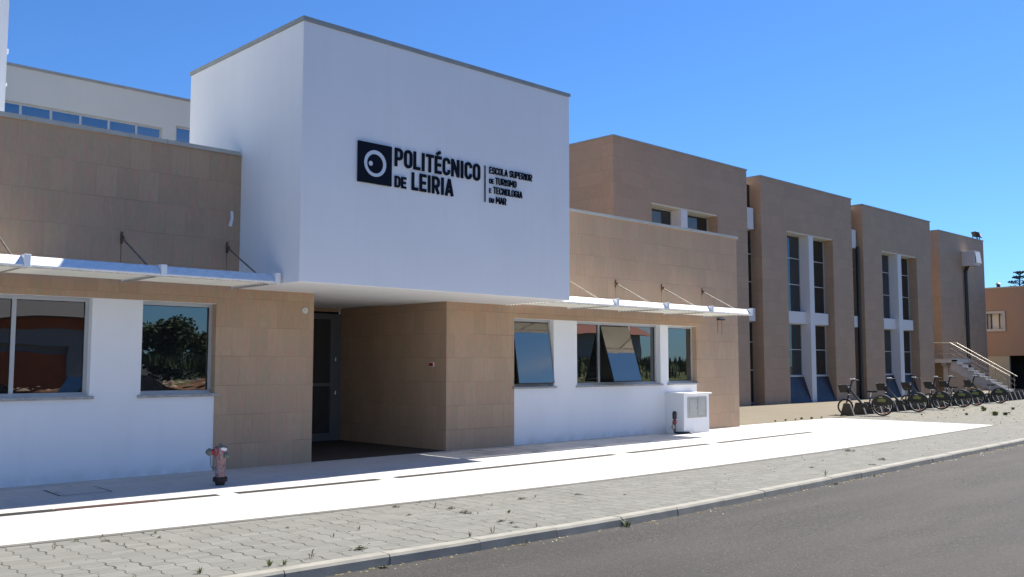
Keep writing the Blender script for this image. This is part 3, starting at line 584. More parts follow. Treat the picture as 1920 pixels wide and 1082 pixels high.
# ================================================================== sign lettering
def arcp(cx, cz, rx, rz, a0, a1, n=7): return [(cx + rx * math.cos(math.radians(a0 + (a1 - a0) * i / n)), cz + rz * math.sin(math.radians(a0 + (a1 - a0) * i / n))) for i in range(n + 1)]
def strokes(ch, w, t):
    h = t / 2; l, r, b, u = h, w - h, h, 1 - h; R = min(.2, (r - l) / 2 * .98); m = .5
    ring = arcp(r - R, u - R, R, R, 90, 0) + arcp(r - R, b + R, R, R, 0, -90) + arcp(l + R, b + R, R, R, 270, 180) + arcp(l + R, u - R, R, R, 180, 90); ring.append(ring[0])
    loop = [(l, u), (r - R, u)] + arcp(r - R, u - R, R, R, 90, 0) + arcp(r - R, .42 + R, R, R, 0, -90) + [(l, .42)]
    V = [(l, 0), (l, 1)]
    return {'I': [[(w / 2, 0), (w / 2, 1)]], 'L': [V, [(0, b), (w, b)]], 'T': [[(w / 2, 0), (w / 2, 1 - t)], [(0, u), (w, u)]],
            'E': [V, [(l, u), (w, u)], [(l, b), (w, b)], [(l, m), (w * .9, m)]], 'É': [V, [(l, u), (w, u)], [(l, b), (w, b)], [(l, m), (w * .9, m)], [(w * .28, 1.09), (w * .82, 1.25)]],
            'O': [ring], 'D': [V, [(l, u), (r - R, u)] + arcp(r - R, u - R, R, R, 90, 0) + arcp(r - R, b + R, R, R, 0, -90) + [(l, b)]],
            'P': [V, loop], 'R': [V, loop, [(w * .5, .42), (r, 0)]], 'N': [V, [(r, 0), (r, 1)], [(l, 1 - h * .3), (r, h * .3)]],
            'C': [[(r, .68)] + arcp(r - R, u - R, R, R, 0, 90) + arcp(l + R, u - R, R, R, 90, 180) + arcp(l + R, b + R, R, R, 180, 270) + arcp(r - R, b + R, R, R, -90, 0) + [(r, .32)]],
            'G': [[(r, .70)] + arcp(r - R, u - R, R, R, 0, 90) + arcp(l + R, u - R, R, R, 90, 180) + arcp(l + R, b + R, R, R, 180, 270) + arcp(r - R, b + R, R, R, -90, 0) + [(r, .5), (w * .5, .5)]],
            'A': [[(h * .8, 0), (w / 2, 1 - h * .2)], [(w - h * .8, 0), (w / 2, 1 - h * .2)], [(w * .25, .27), (w * .75, .27)]],
            'U': [[(l, 1)] + arcp(l + R, b + R, R, R, 180, 270) + arcp(r - R, b + R, R, R, -90, 0) + [(r, 1)]],
            'M': [V, [(r, 0), (r, 1)], [(l, 1 - h * .4), (w / 2, .32)], [(r, 1 - h * .4), (w / 2, .32)]],
            'S': [[(r, .70)] + arcp(r - R, u - R, R, R, 0, 90) + arcp(l + R, u - R, R, R, 90, 180) + arcp(l + R, m + R * .9, R, R * .9, 180, 270) + arcp(r - R, m - R * .9, R, R * .9, 90, 0) + arcp(r - R, b + R, R, R, 0, -90) + arcp(l + R, b + R, R, R, 270, 180) + [(l, .30)]]}[ch]
def ribbon(mb, pts, t, T, y0, y1):
    P = [Vector(p) for p in pts]; Q = [P[0]]
    for p in P[1:]:
        if (p - Q[-1]).length > 1e-4: Q.append(p)
    closed = (Q[0] - Q[-1]).length < 1e-3
    if closed: Q = Q[:-1]
    n = len(Q); L, R_ = [], []
    for i in range(n):
        a = Q[i - 1] if (i or closed) else None; b = Q[(i + 1) % n] if (i < n - 1 or closed) else None
        d1 = (Q[i] - a).normalized() if a is not None else None; d2 = (b - Q[i]).normalized() if b is not None else None
        if d1 is None: d1 = d2
        if d2 is None: d2 = d1
        n1 = Vector((-d1.y, d1.x)); n2 = Vector((-d2.y, d2.x)); mm = (n1 + n2)
        mm = mm.normalized() if mm.length > 1e-4 else n1; k = min(1.6, 1 / max(.5, mm.dot(n1)))
        L.append(Q[i] + mm * t / 2 * k); R_.append(Q[i] - mm * t / 2 * k)
    vs = [T(p, y0) for p in L] + [T(p, y0) for p in R_] + [T(p, y1) for p in L] + [T(p, y1) for p in R_]; fs = []
    for i in range(n if closed else n - 1):
        j = (i + 1) % n; fs += [(i, j, n + j, n + i), (2 * n + i, 3 * n + i, 3 * n + j, 2 * n + j), (i, 2 * n + i, 2 * n + j, j), (n + i, n + j, 3 * n + j, 3 * n + i)]
    if not closed: fs += [(0, n, 3 * n, 2 * n), (n - 1, 3 * n - 1, 4 * n - 1, 2 * n - 1)]
    mb.add(vs, fs)
WID = {'I': .21, 'L': .42, 'T': .48, 'E': .44, 'É': .44, 'O': .50, 'D': .50, 'P': .49, 'R': .51, 'N': .54, 'C': .49, 'G': .50, 'A': .54, 'U': .50, 'M': .66, 'S': .48, ' ': .22}
def text(mb, s, x0, x1, z0, h, t):
    gap = .085; tot = sum(WID[c] for c in s) + gap * (len(s) - 1); k = (x1 - x0) / tot; x = x0; e = 0
    for c in s:
        if c != ' ':
            # stroke thickness stays even although the letters are squeezed sideways
            for st in strokes(c, WID[c] * k / h, t):
                e += 1; T = lambda p, y, x=x: (x + p.x * h, y, z0 + p.y * h); ribbon(mb, st, t, T, Y0 - .022 - .0004 * (e % 7), Y0 - .002)
        x += (WID[c] + gap) * k
SG = thing('wall_sign', 'dark lettered sign with square ring emblem on the white upper wall', 'sign', (10, Y0, 4.8))
BB(8.237, 8.888, Y0 - .03, Y0 - .002, 4.487, 5.131, .003).build('emblem_board', M['navy'], SG)
rg = MB(); N = 48; c0 = (8.559, 4.808)
for i in range(N):
    a, b = 2 * PI * i / N, 2 * PI * (i + 1) / N
    ins = (8.556, 4.803)
    def pt(c_, r, a_, y): return (c_[0] + r * math.cos(a_), y, c_[1] + r * math.sin(a_))
    rg.add([pt(c0, .211, a, Y0 - .035), pt(c0, .211, b, Y0 - .035), pt(ins, .154, b, Y0 - .035), pt(ins, .154, a, Y0 - .035), pt(c0, .211, a, Y0 - .031), pt(c0, .211, b, Y0 - .031), pt(ins, .154, b, Y0 - .031), pt(ins, .154, a, Y0 - .031)], [(0, 1, 2, 3), (0, 4, 5, 1), (3, 2, 6, 7)])
rg.build('emblem_ring', M['signwhite'], SG)
MB().lathe([(.038, Y0 - .031), (.038, Y0 - .036), (.001, Y0 - .036)], (8.472, 0, 4.80), 'y', 24).build('emblem_dot', M['signwhite'], SG)
t1 = MB(); text(t1, 'POLITÉCNICO', 8.955, 10.80, 4.832, .300, .165); t1.build('lettering', M['navy'], SG)
t2 = MB(); text(t2, 'DE', 8.957, 9.188, 4.488, .187, .185); text(t2, 'LEIRIA', 9.302, 10.186, 4.487, .293, .165); t2.build('lettering', M['navy'], SG)
B(10.911, 10.927, Y0 - .02, Y0 - .002, 4.483, 5.13).build('divider_bar', M['navy'], SG)
for args in [(('ESCOLA', 11.022, 11.49), ('SUPERIOR', 11.53, 12.083), 5.005, .124), ]:
    t3 = MB(); text(t3, 'ESCOLA', 11.022, 11.465, 5.005, .124, .118); text(t3, 'SUPERIOR', 11.515, 12.083, 5.005, .124, .118); t3.build('lettering', M['navy'], SG)
t4 = MB(); text(t4, 'DE', 11.022, 11.128, 4.830, .082, .13); text(t4, 'TURISMO', 11.168, 11.682, 4.830, .122, .118); t4.build('lettering', M['navy'], SG)
t5 = MB(); text(t5, 'E', 11.022, 11.068, 4.658, .082, .13); text(t5, 'TECNOLOGIA', 11.118, 11.832, 4.658, .122, .118); t5.build('lettering', M['navy'], SG)
t6 = MB(); text(t6, 'DO', 11.022, 11.130, 4.486, .082, .13); text(t6, 'MAR', 11.182, 11.428, 4.486, .122, .118); t6.build('lettering', M['navy'], SG)

# ================================================================== building behind, white tower
BBk = thing('background_building', 'pale flat roofed building with a blue window strip behind the low wall', 'building', (10, 30, 0))
hole = (6.5, 12.84, 8.2, 9.46); hole2 = (13.29, 16.0, 8.2, 9.62)
MB().wall(4.0, 20, 0, 10.52, 30, 30.4, [hole, hole2]).box(4.0, 20, 30.42, 38, 0, 10.3).build('wall', M['cream'], BBk)
B(3.95, 20.05, 29.96, 30.45, 10.52, 10.60).build('coping', M['coping'], BBk)
st = MB().box(6.5, 12.84, 30.08, 30.14, 9.40, 9.459)
for x in (7.66, 8.52, 9.38, 10.25, 11.12, 12.0, 12.81): st.box(x - .035, x + .035, 30.081, 30.14, 8.2, 9.40)
stw = st.build('window_strip', M['alu'], BBk)
xs = (6.5, 7.66, 8.52, 9.38, 10.25, 11.12, 12.0, 12.81)
for a, b in zip(xs, xs[1:]): B(a + .035, b - .035, 30.10, 30.11, 8.2, 9.40).build('pane', M['glasss'], stw)
sw = B(13.29, 13.36, 30.08, 30.14, 8.2, 9.62).box(13.36, 16, 30.081, 30.14, 9.56, 9.619).build('window', M['alu'], BBk); B(13.36, 16, 30.10, 30.11, 8.2, 9.56).build('pane', M['glasss'], sw)
B(6.5, 16.2, 30.30, 30.405, 8.1, 9.7).build('interior', M['inside'], BBk)
TW = thing('white_tower', 'tall white plain tower block cut by the left edge of the picture', 'tower', (2, 22, 0))
B(-3, 5.43, 20.2, 25, 0, 13).build('wall', M['white'], TW); BB(5.43, 5.47, 20.25, 20.35, 7.86, 7.97, .01).build('lamp', M['silver'], TW); B(-3.05, 5.48, 20.15, 25.05, 13, 13.1).build('coping', M['coping'], TW)
BB(5.43, 5.47, 20.25, 20.33, 7.2, 7.27, .01).build('fixing', M['silver'], TW)

# ================================================================== tall wing
YW = 20.5; WG = thing('school_wing', 'tall wing of beige stone blocks with recessed windows and white fins', 'building', (42, 21, 0))
def block(x0, x1, H, yf, op=None, fin=None, optop=7.38, yback=32.0, lab=None, ytop=None):
    m = MB()
    holes = [(op[0], op[1], -1, optop)] if op else []
    m.wall(x0, x1, 0, H, yf, yf + .52, holes)
    m.box(x0, x1, yf + .525, yback, 0, H - .3)
    b = m.build('facade_block', M['tile2'], WG)
    if lab: b['label'] = lab
    c = MB().box(x0 - .03, x1 + .03, yf - .03, yf + .30, H, H + .055).box(x0 - .03, x0 + .27, yf + .302, yback, H, H + .055)
    c.build('coping', M['coping'], b); B(x0, x0 + .25, yf + .5201, yback, H - .2999, H - .001).build('parapet', M['tile2'], b); B(x1 - .25, x1, yf + .5201, yback, H - .2999, H - .001).build('parapet', M['tile2'], b)
    if not op: return b
    a, e = op; yg = yf + .50
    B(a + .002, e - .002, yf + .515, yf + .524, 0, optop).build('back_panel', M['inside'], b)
    B(a + .001, e - .001, yf + .03, yf + .512, optop - .06, optop - .002).build('lintel', M['cream'], b)
    B(fin[0], fin[1], yf + .012, yf + .51, 0.01, optop - .062).build('fin', M['spandrel'], b)
    for p, q_ in ((a + .002, fin[0] - .001), (fin[1] + .001, e - .002)):
        gap = .22 if q_ > e - .1 else 0
        B(p, q_ - gap, yf + .20, yf + .50, 3.42, 3.94).build('spandrel', M['spandrel'], b)
        for z0, z1, bars in ((1.16, 3.42, (2.30,)), (3.94, optop - .07, (5.15, 6.30))):
            fr = MB(); f = .035
            fr.box(p, p + f, yg - .05, yg, z0, z1).box(q_ - f, q_, yg - .05, yg, z0, z1)
            for z in (z0 + f / 2, z1 - f / 2, *bars): fr.box(p + f, q_ - f, yg - .049, yg, z - f / 2, z + f / 2)
            fr.box(p + .45, p + .45 + f, yg - .048, yg, z0 + f, z1 - f)
            w_ = fr.build('window', M['alu'], b); B(p + f, q_ - f, yg - .015, yg - .005, z0 + f, z1 - f).build('pane', M['glassd'] if z1 < optop - .5 and False else M['glassw'], w_)
        B(p, q_, yf + .36, yf + .50, 1.115, 1.158).build('sill', M['alu'], b)
        MB().prism([(yf + .49, 1.113), (yf + .40, 1.113), (yf + .03, .015), (yf + .49, .015)], 'x', p, q_).build('sloped_panel', M['bluepanel'], b)
    return b
M['glassw'] = m_glass('grey wing glass', .035, (.8, .88, .95), (.018, .019, .018), .003)
block(24.6, 33.02, 9.52, YW, (26.72, 30.90), (28.53, 28.92), 7.47, lab='nearest and tallest stone block of the wing, its lower half behind the low building')
block(34.08, 42.08, 9.44, YW, (36.12, 40.18), (37.99, 38.38), 7.38, lab='second stone block with blue sloped panels under a white cross')
block(43.2, 51.15, 9.32, YW, (45.2, 49.3), (47.0, 47.43), 7.29, lab='third stone block behind the parked bicycles')
b4 = block(56.1, 63.2, 9.52, 22.0, lab='windowless far stone block behind the outside stair')
# glazed gaps between blocks
def link(x0, x1, fulltop, lab, olive=False, pipe=None):
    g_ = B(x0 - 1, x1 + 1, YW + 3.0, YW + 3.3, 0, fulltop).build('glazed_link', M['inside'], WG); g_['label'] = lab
    fr = MB()
    for z in (.05, 1.40, 2.55, 3.38, 5.05, 6.2, 7.2, 8.12): fr.box(x0 + .002, x1 - .002, YW + .50, YW + .54, z, z + .04)
    fr.build('frame', M['alu'], g_)
    B(x0 + .001, x1 - .001, YW + .525, YW + .535, 0, 9.15).build('pane', M['glassw'], g_)
    for z0, z1 in ((3.42, 3.95), (7.22, 8.10)): B(x0 + .002, x1 - .18, YW + .25, YW + .498, z0, z1).build('spandrel', M['spandrel'], g_)
    B(x0 + .002, x1 - .35, YW + .42, YW + .90, 9.15, 9.42).build('link_parapet', M['cream'], g_)
    return g_
link(33.03, 34.07, 9.1, 'narrow glazed gap between the first and second stone blocks'); g2 = link(42.1, 43.18, 9.0, 'narrow glazed gap with a black downpipe between the second and third stone blocks')
MB().tube([(43.02, YW + .20, 7.3), (43.02, YW + .20, .02)], .085, 12).build('downpipe', M['blackpipe'], g2)
# end link beyond the third block and the far block's return
rw = B(51.2, 56.1, 24.5, 24.8, 0, 9.0).build('recessed_wall', M['tile2'], WG)
# wall mounted box with black cable duct on the far block
wb = thing('wall_box', 'grey box with bright white front panel high on the far stone block', 'wall box', (60.2, 22, 7))
X4 = 59.5; BB(X4, X4 + .95, 21.25, 22.0, 7.65, 8.55, .01).build('housing', M['boxgrey'], wb)
MB().add([(X4 + .12, 21.16, 7.83), (X4 + .93, 21.16, 7.83), (X4 + .93, 21.24, 8.50), (X4 + .12, 21.24, 8.50)], [(0, 1, 2, 3)]).box(X4 + .12, X4 + .93, 21.16, 21.248, 7.80, 7.825).build('front_panel', M['brightpanel'], wb)
MB().tube([(X4 + .15, 21.7, 7.65), (X4 + .38, 21.93, 7.35), (X4 + .38, 21.93, .3)], .11, 10).build('duct', M['blackpipe'], wb); MB().tube([(X4 + .12, 21.96, 7.7), (X4 + .12, 21.96, 4)], .025, 6).build('cable', M['steel'], wb)
# floodlights on the far block
for k, (x, rz, lab) in enumerate([(62.15, 1.0, 'smaller floodlight turned sideways, left one on the far roof edge'), (62.85, .15, 'square floodlight facing the street at the far roof corner')]):
    fl = thing('floodlight', lab, 'floodlight', (x, 22.1, 9.58), 'floodlights on the roof edge')
    s_ = .25 if k else .18
    def rot(p): a = rz; return (p[0] * math.cos(a) - p[1] * math.sin(a) + x, p[0] * math.sin(a) + p[1] * math.cos(a) + 22.1, p[2] + 9.58)
    def rb_(x0, x1, y0, y1, z0, z1, tilt=.35):
        m = MB().bbox(x0, x1, y0, y1, z0, z1, .01); m.v = [rot((v[0], v[1] * math.cos(tilt) - (v[2] - .35) * math.sin(tilt) * -1, .35 + (v[2] - .35) * math.cos(tilt) + v[1] * math.sin(tilt) * 1)) for v in m.v]; return m
    rb_(-s_, s_, -.08, .14, .14, .14 + s_ * 1.6).build('housing', M['blackpipe'], fl); rb_(-s_ + .06, s_ - .06, -.095, -.082, .20, .08 + s_ * 1.6).build('lamp_glass', M['boxgrey'], fl)
    br = MB(); br.tube([rot((-s_, .03, .35)), rot((-s_, .03, -.01)), rot((s_, .03, -.01)), rot((s_, .03, .35))], .03, 6).build('bracket', M['blackpipe'], fl)

# ================================================================== outside stair
SX0, SX1 = 53.2, 54.15; SY0, SY1 = 20.45, 17.03; LZ = 1.96
ST = thing('outside_stair', 'white outside stair with steel handrails beyond the parked bicycles', 'staircase', (53.7, 19, 0))
nst = 12; rise = LZ / (nst + 0); run = (SY0 - SY1) / nst
fl = MB(); pts = [(SY0 + .9, LZ - .04), (SY0, LZ - .04)]
for i in range(nst): pts += [(SY0 - run * i - .001 if i else SY0 - .0005, LZ - .04 - rise * (i + 1) if False else LZ - .04 - rise * i - rise), (SY0 - run * (i + 1), LZ - .04 - rise * (i + 1))]
pts = [(SY0, LZ - .05)]
for i in range(nst): z = LZ - rise * (i + 1) - .03; pts += [(SY0 - run * i, z), (SY0 - run * (i + 1), z)]
low_ = [(SY1, 0.0), (SY1 + 1.0, 0.0), (SY0, LZ - .60)]
fl.prism([p for p in pts if p[1] > 0] + low_, 'x', SX0 + .10, SX1 - .02); fl.build('flight', M['stairw'], ST)
fl2 = MB().prism([(SY0, LZ - .16), (SY1, -.0 + .02), (SY1 + 1.05, 0.01), (SY0, LZ - .60)], 'x', SX0 + .06, SX0 + .098); fl2.build('stringer', M['stairw'], ST)
for i in range(nst):
    z = LZ - rise * (i + 1); y1 = SY0 - run * i; y0 = y1 - run - .03
    if z > 0.05: B(SX0 - .02, SX1 + .02, y0, y1, z - .028, z + .012).build('tread', M['tread'], ST)
B(SX0 - .02, 56.08, SY0 + .001, 22.9, LZ - .22, LZ - .03).box(SX0 - .03, 56.08, SY0 + .0005, 22.9, LZ - .029, LZ).build('landing', M['stairw'], ST)
MB().prism([(53.18, LZ - .222), (54.12, LZ - .222), (53.74, LZ - .48), (53.74, 0.01), (53.55, 0.01), (53.55, LZ - .48)], 'y', 20.75, 21.0).build('column', M['tread'], ST)
slope = rise / run
def railing(x, ye):
    m = MB(); t = lambda y, h: LZ + h - (SY0 - y) * slope
    m.tube([(x, 22.85, LZ + .88), (x, SY0, LZ + .88), (x, 17.50 - ye, t(17.50 - ye, .80))], .019, 8)
    top = m.build('railing', M['steell'], ST)
    lo = MB()
    for h in (.58, .30): lo.tube([(x, 22.85, LZ + h), (x, SY0, LZ + h), (x, 17.5, t(17.5, h - .05))], .013, 6)
    for y in (SY0 + .02, SY0 - .95, SY0 - 1.95, 17.56):
        lo.tube([(x, y, t(y, -.05) if y < SY0 else LZ), (x, y, t(y, .83) if y < SY0 else LZ + .88)], .016, 6)
    for y in (21.6, 22.8): lo.tube([(x, y, LZ), (x, y, LZ + .88)], .016, 6)
    lo.build('balusters', M['steel'], top)
railing(SX0, 0.05); railing(SX1, .10)

# ================================================================== salmon building beyond
PB = thing('salmon_building', 'salmon house with white framed window and dark garage at the right edge', 'building', (68, 20, 0))
MB().wall(8, 26, 2.24, 6.82, 68, 68.4, [(22.62, 23.62, 4.06, 5.10)], axis='y').box(68.41, 80, 8, 26, 2.24, 6.7).box(68, 80, 26.01, 26.4, 0, 6.8).build('wall', M['pinkwall'], PB)
B(67.95, 68.45, 7.95, 26.05, 6.82, 6.90).build('coping', M['copingl'], PB)
MB().wall(22.32, 26.0, 0, 2.238, 68.05, 68.3, axis='y').build('ground_floor_wall', M['dimcream'], PB)
B(70, 70.2, 8, 26, 0, 2.238).build('garage_opening', M['inside'], PB); B(68.1, 68.35, 8, 8.5, 0, 2.238).build('pier', M['cream'], PB)
wf = MB().box(67.90, 68.02, 22.44, 22.60, 3.88, 5.26).box(67.90, 68.02, 23.62, 23.80, 3.88, 5.26).box(67.90, 68.02, 22.60, 23.62, 5.10, 5.26).box(67.88, 68.02, 22.60, 23.62, 3.88, 4.06)
wf = wf.build('window', M['tread'], PB); B(68.2, 68.22, 22.62, 23.62, 4.06, 5.10).build('pane', M['cream'], wf); MB().box(68.15, 68.19, 22.62, 22.69, 4.06, 5.1).box(68.15, 68.19, 22.85, 22.91, 4.06, 5.1).box(68.15, 68.19, 23.36, 23.44, 4.06, 5.1).build('window_bars', M['blackpipe'], wf)
B(67.97, 68.04, 24, 25, 1.0, 1.9).build('vent_box', M['cream'], PB)
MB().lathe([(.12, 6.9), (.12, 7.1), (.2, 7.12), (.02, 7.25)], (68.3, 22.9, 0), 'z', 10).build('roof_vent', M['blackpipe'], PB)

# trees behind the salmon building
def leafclump(m, c, rx, rz, n, s=.5):
    for _ in range(n):
        d = Vector((random.gauss(0, 1), random.gauss(0, 1), random.gauss(0, 1))).normalized() * (random.random() ** .4)
        p = Vector(c) + Vector((d.x * rx, d.y * rx, d.z * rz)); a = Vector((random.uniform(-1, 1), random.uniform(-1, 1), random.uniform(-.6, .6))).normalized() * s * random.uniform(.5, 1.2)
        b = a.cross(Vector((random.uniform(-1, 1), random.uniform(-1, 1), 1))).normalized() * s * .5
        m.add([p - a, p + b, p + a, p - b], [(0, 1, 2, 3)])
def at(px, depthY, py):   # a point far away seen next to the roof line
    f, r, u = (Vector((math.sin(.767) * math.cos(.08084), math.cos(.767) * math.cos(.08084), math.sin(.08084))), Vector((math.cos(.767), -math.sin(.767), 0)), None); u = r.cross(f)
    d = f + r * ((px - 960) / 1756.55) + u * (-(py - 541) / 1756.55); return Vector((0, 0, 1.65)) + d * (depthY / d.y)
tp = at(1911, 32, 512); ar = thing('araucaria_tree', 'dark tiered araucaria tree above the roof of the salmon house', 'tree', (tp.x, tp.y, 0))
MB().tube([(tp.x, tp.y, 0), (tp.x, tp.y, tp.z - .4)], [.35, .05], 8).build('trunk', M['bark'], ar)
cm = MB()
for i, (dz, rr) in enumerate([(.1, .35), (.55, .6), (1.05, 1.05), (1.55, .9), (2.1, 1.5), (2.9, 1.7), (3.7, 1.9)]):
    for k in range(6):
        a = k * PI / 3 + i * .5; e = Vector((tp.x + math.cos(a) * rr, tp.y + math.sin(a) * rr, tp.z - dz + .12)); cm.tube([(tp.x, tp.y, tp.z - dz - .1), tuple(e)], .035, 4)
        leafclump(cm, (e.x * .75 + tp.x * .25, e.y * .75 + tp.y * .25, e.z + .06), .26 + rr * .17, .11, 26, .13)
cm.build('crown', M['leaf'], ar)
hp = at(1925, 30, 545); hg = thing('hedge_tree', 'dark round tree crown just above the roof edge below the araucaria', 'tree', (hp.x, hp.y, 0))
MB().tube([(hp.x, hp.y, 0), (hp.x, hp.y, hp.z - 1)], [.25, .1], 8).build('trunk', M['bark'], hg); cm = MB(); leafclump(cm, (hp.x, hp.y, hp.z - .9), 1.7, 1.05, 900, .2); leafclump(cm, (hp.x - .5, hp.y + .9, hp.z - .75), .9, .8, 400, .18); cm.build('crown', M['leaf'], hg)

# ================================================================== hydrant
hx, hy = 6.135, 12.12
HY = thing('fire_hydrant', 'faded pink and red fire hydrant on the shaded paving', 'fire hydrant', (hx, hy, PADZ))
def hb(m, name, mat, sm=True, par=None):
    return m.build(name, mat, par or HY, loc=True, smooth=sm)
hb(MB().lathe([(.06, 0), (.065, .03), (.07, .035), (.07, .05), (.098, .052), (.098, .098), (.07, .10), (.062, .115)], n=24), 'base_flange', M['hyddark'])
bolts = MB()
for k in range(8): a = k * PI / 4; bolts.lathe([(.012, .098), (.012, .112)], (.083 * math.cos(a), .083 * math.sin(a), 0), 'z', 6)
hb(bolts, 'bolts', M['hyddark'], False)
hb(MB().lathe([(.068, .112), (.069, .16), (.066, .30), (.070, .35), (.084, .39), (.092, .43), (.094, .47), (.090, .50), (.078, .518)], n=28), 'barrel', M['hyd'])
hb(MB().lathe([(.090, .508), (.080, .520), (.060, .530), (.024, .533), (.022, .538), (.020, .566), (.001, .568)], n=24), 'cap', M['hydgrey'])
def outlet(ang, z, col, r=.042, L=.13, nm='outlet'):
    d = Vector((math.cos(ang), math.sin(ang), 0)); m = MB(); p0 = d * .05 + Vector((0, 0, z))
    m.tube([p0, p0 + d * (L - .05)], r * .85, 18); o1 = hb(m, nm, col)
    m2 = MB(); p1 = p0 + d * (L - .055); m2.tube([p1, p1 + d * .02, p1 + d * .022, p1 + d * .045], [r * 1.12, r * 1.12, r * .9, r * .82], 18); m2.tube([p1 + d * .044, p1 + d * .062], r * .3, 6); c_ = m2.build('outlet_cap', M['hydgrey'], o1, loc=True, smooth=True)
    return p1
cdir = math.atan2(-hy, -hx)      # toward the street viewer
outlet(cdir - 1.25, .455, M['hydred'], .046, .15); outlet(cdir + .75, .405, M['hydgrey'], .036, .115); outlet(cdir - .1 + PI, .44, M['hydred'], .04, .12)
m = MB(); d = Vector((math.cos(cdir - .95), math.sin(cdir - .95), 0)); s2 = Vector((-d.y, d.x, 0)); P0 = d * .078 + Vector((0, 0, .455))
for k in range(15): a = -2.0 + k * .27; m.tube([P0 + s2 * .055 * math.cos(a) + Vector((0, 0, .055 * math.sin(a))), P0 + s2 * .055 * math.cos(a + .27) + Vector((0, 0, .055 * math.sin(a + .27)))], .011, 6)
hb(m, 'red_collar', M['hydred'])
m = MB()
for ang, z in ((cdir - 1.25, .43),):
    d = Vector((math.cos(ang), math.sin(ang), 0)); p0 = d * .135 + Vector((0, 0, z)); p1 = d * .066 + Vector((0, 0, .24)); q_ = [p0.lerp(p1, t) - Vector((0, 0, .07 * math.sin(PI * t))) + d * .03 * math.sin(PI * t) for t in [i / 8 for i in range(9)]]; m.tube(q_, .004, 5)
hb(m, 'chain', M['hyddark'])
d = Vector((math.cos(cdir + .35), math.sin(cdir + .35), 0)); s2 = Vector((-d.y, d.x, 0))
def rp(u, v, e=.099): p = d * (e - .25 * u * u) + s2 * u + Vector((0, 0, v)); return tuple(p)
hb(MB().add([rp(-.03, .485), rp(.02, .465), rp(.045, .47), rp(.05, .50), rp(.0, .515), rp(-.035, .505)], [(0, 1, 2, 3, 4, 5)]), 'worn_label', M['silver'], False)

# ================================================================== utility cabinet + pipe
UC = thing('utility_cabinet', 'white masonry utility cabinet with grey double door against the wall below the right canopy', 'cabinet', (19, 13.6, 0))
CX0, CX1, CY0 = 18.52, 19.56, 13.32
MB().bbox(CX0, CX1, CY0, PANY - .002, 0, .925, .006).build('body', M['white'], UC); BB(CX0 - .05, CX1 + .06, CY0 - .05, PANY - .003, .927, .965, .006).build('top_slab', M['white'], UC)
dm = MB(); a, b, c_, e = 18.66, 19.44, .37, .87; w_ = .035
dm.box(a, b, CY0 - .014, CY0 - .001, e - w_, e).box(a, b, CY0 - .014, CY0 - .001, c_, c_ + w_).box(a, a + w_, CY0 - .0138, CY0 - .001, c_ + w_, e - w_).box(b - w_, b, CY0 - .0138, CY0 - .001, c_ + w_, e - w_)
dm.build('door_frame', M['doorgrey'] if 'doorgrey' in M else M['copingl'], UC)
for p, q_ in ((a + w_, (a + b) / 2 - .004), ((a + b) / 2 + .004, b - w_)):
    dd = MB().bbox(p + .003, q_ - .003, CY0 - .011, CY0 - .001, c_ + w_ + .003, e - w_ - .003, .002).bbox(p + .03, q_ - .03, CY0 - .018, CY0 - .0115, c_ + .06, e - .06, .002)
    dl = dd.build('door', M['cabdoor'] if 'cabdoor' in M else M['copingl'], UC)
MB().lathe([(.012, CY0 - .011), (.012, CY0 - .026)], ((a + b) / 2 - .03, 0, .60), 'y', 8).build('lock', M['blackpipe'], UC)
VP = thing('valve_pipe', 'upright black water valve pipe with bent foot on the ground beside the white utility cabinet', 'pipe', (18.3, 13.45, 0))
vx, vy = 18.28, 13.42
MB().tube([(vx, vy, .03), (vx, vy, .52)], .026, 10).build('riser', M['blackpipe'], VP); MB().lathe([(.03, .36), (.052, .37), (.055, .50), (.04, .54), (.01, .55)], (vx, vy, 0), 'z', 14).build('cap', M['blackpipe'], VP)
MB().lathe([(.03, .25), (.05, .26), (.05, .33), (.03, .34)], (vx, vy, 0), 'z', 12).build('coupling', M['hydred'], VP)
MB().tube([(vx - .09, vy - .02, .16), (vx - .09, vy - .02, .30), (vx, vy, .33)], .018, 8).tube([(vx - .09, vy - .02, .16), (vx, vy, .08)], .02, 8).build('bypass', M['rust'], VP)
MB().lathe([(.05, vy - .03), (.055, vy - .045), (.05, vy - .06)], (vx - .12, 0, .19), 'y', 14).build('gauge', M['steel'], VP)
MB().tube([(vx, vy, .05), (vx + .08, vy - .05, .035), (vx + .26, vy - .12, .03), (vx + .36, vy - .16, .028), (vx + .40, vy - .2, .012)], .028, 8).build('foot_pipe', M['blackpipe'], VP)

# ================================================================== bicycle docks and bicycles
dock = thing('bike_dock', 'grey trapezoid bicycle dock in the long row of docks beside the sandy forecourt', 'bike dock', (28.94, 14.42, 0), 'docks in the bicycle rack')
MB().prism([(-.225, .012), (.225, .012), (.115, .38), (.10, .395), (-.08, .395), (-.095, .38)], 'x', -.042, .042).build('dock_body', M['dock'], dock, loc=True)
MB().prism([(-.238, .010), (-.226, .010), (-.096, .38), (-.108, .38)], 'x', -.045, .045).build('dock_lit_edge', M['docke'], dock, loc=True)  # pale strip: light on the sloped end face put into colour
B(-.09, .09, -.27, .27, .0, .0125).build('base_plate', M['dock'], dock, loc=True)
dock['label'] = 'nearest trapezoid dock, at the left end of the row beside the first bicycle'
x = 28.94; i = 0; DX = .69
while x < 50:
    if i:
        c_ = copy_tree(dock); yy = 14.42 + (x - 28.94) * (15.45 - 14.37) / (48.7 - 28.94)
        c_.location = (x, yy, 0); c_['label'] = 'grey trapezoid steel dock in the row beyond the nearest one'
    x += DX * (1.35 if i == 0 else 1); i += 1

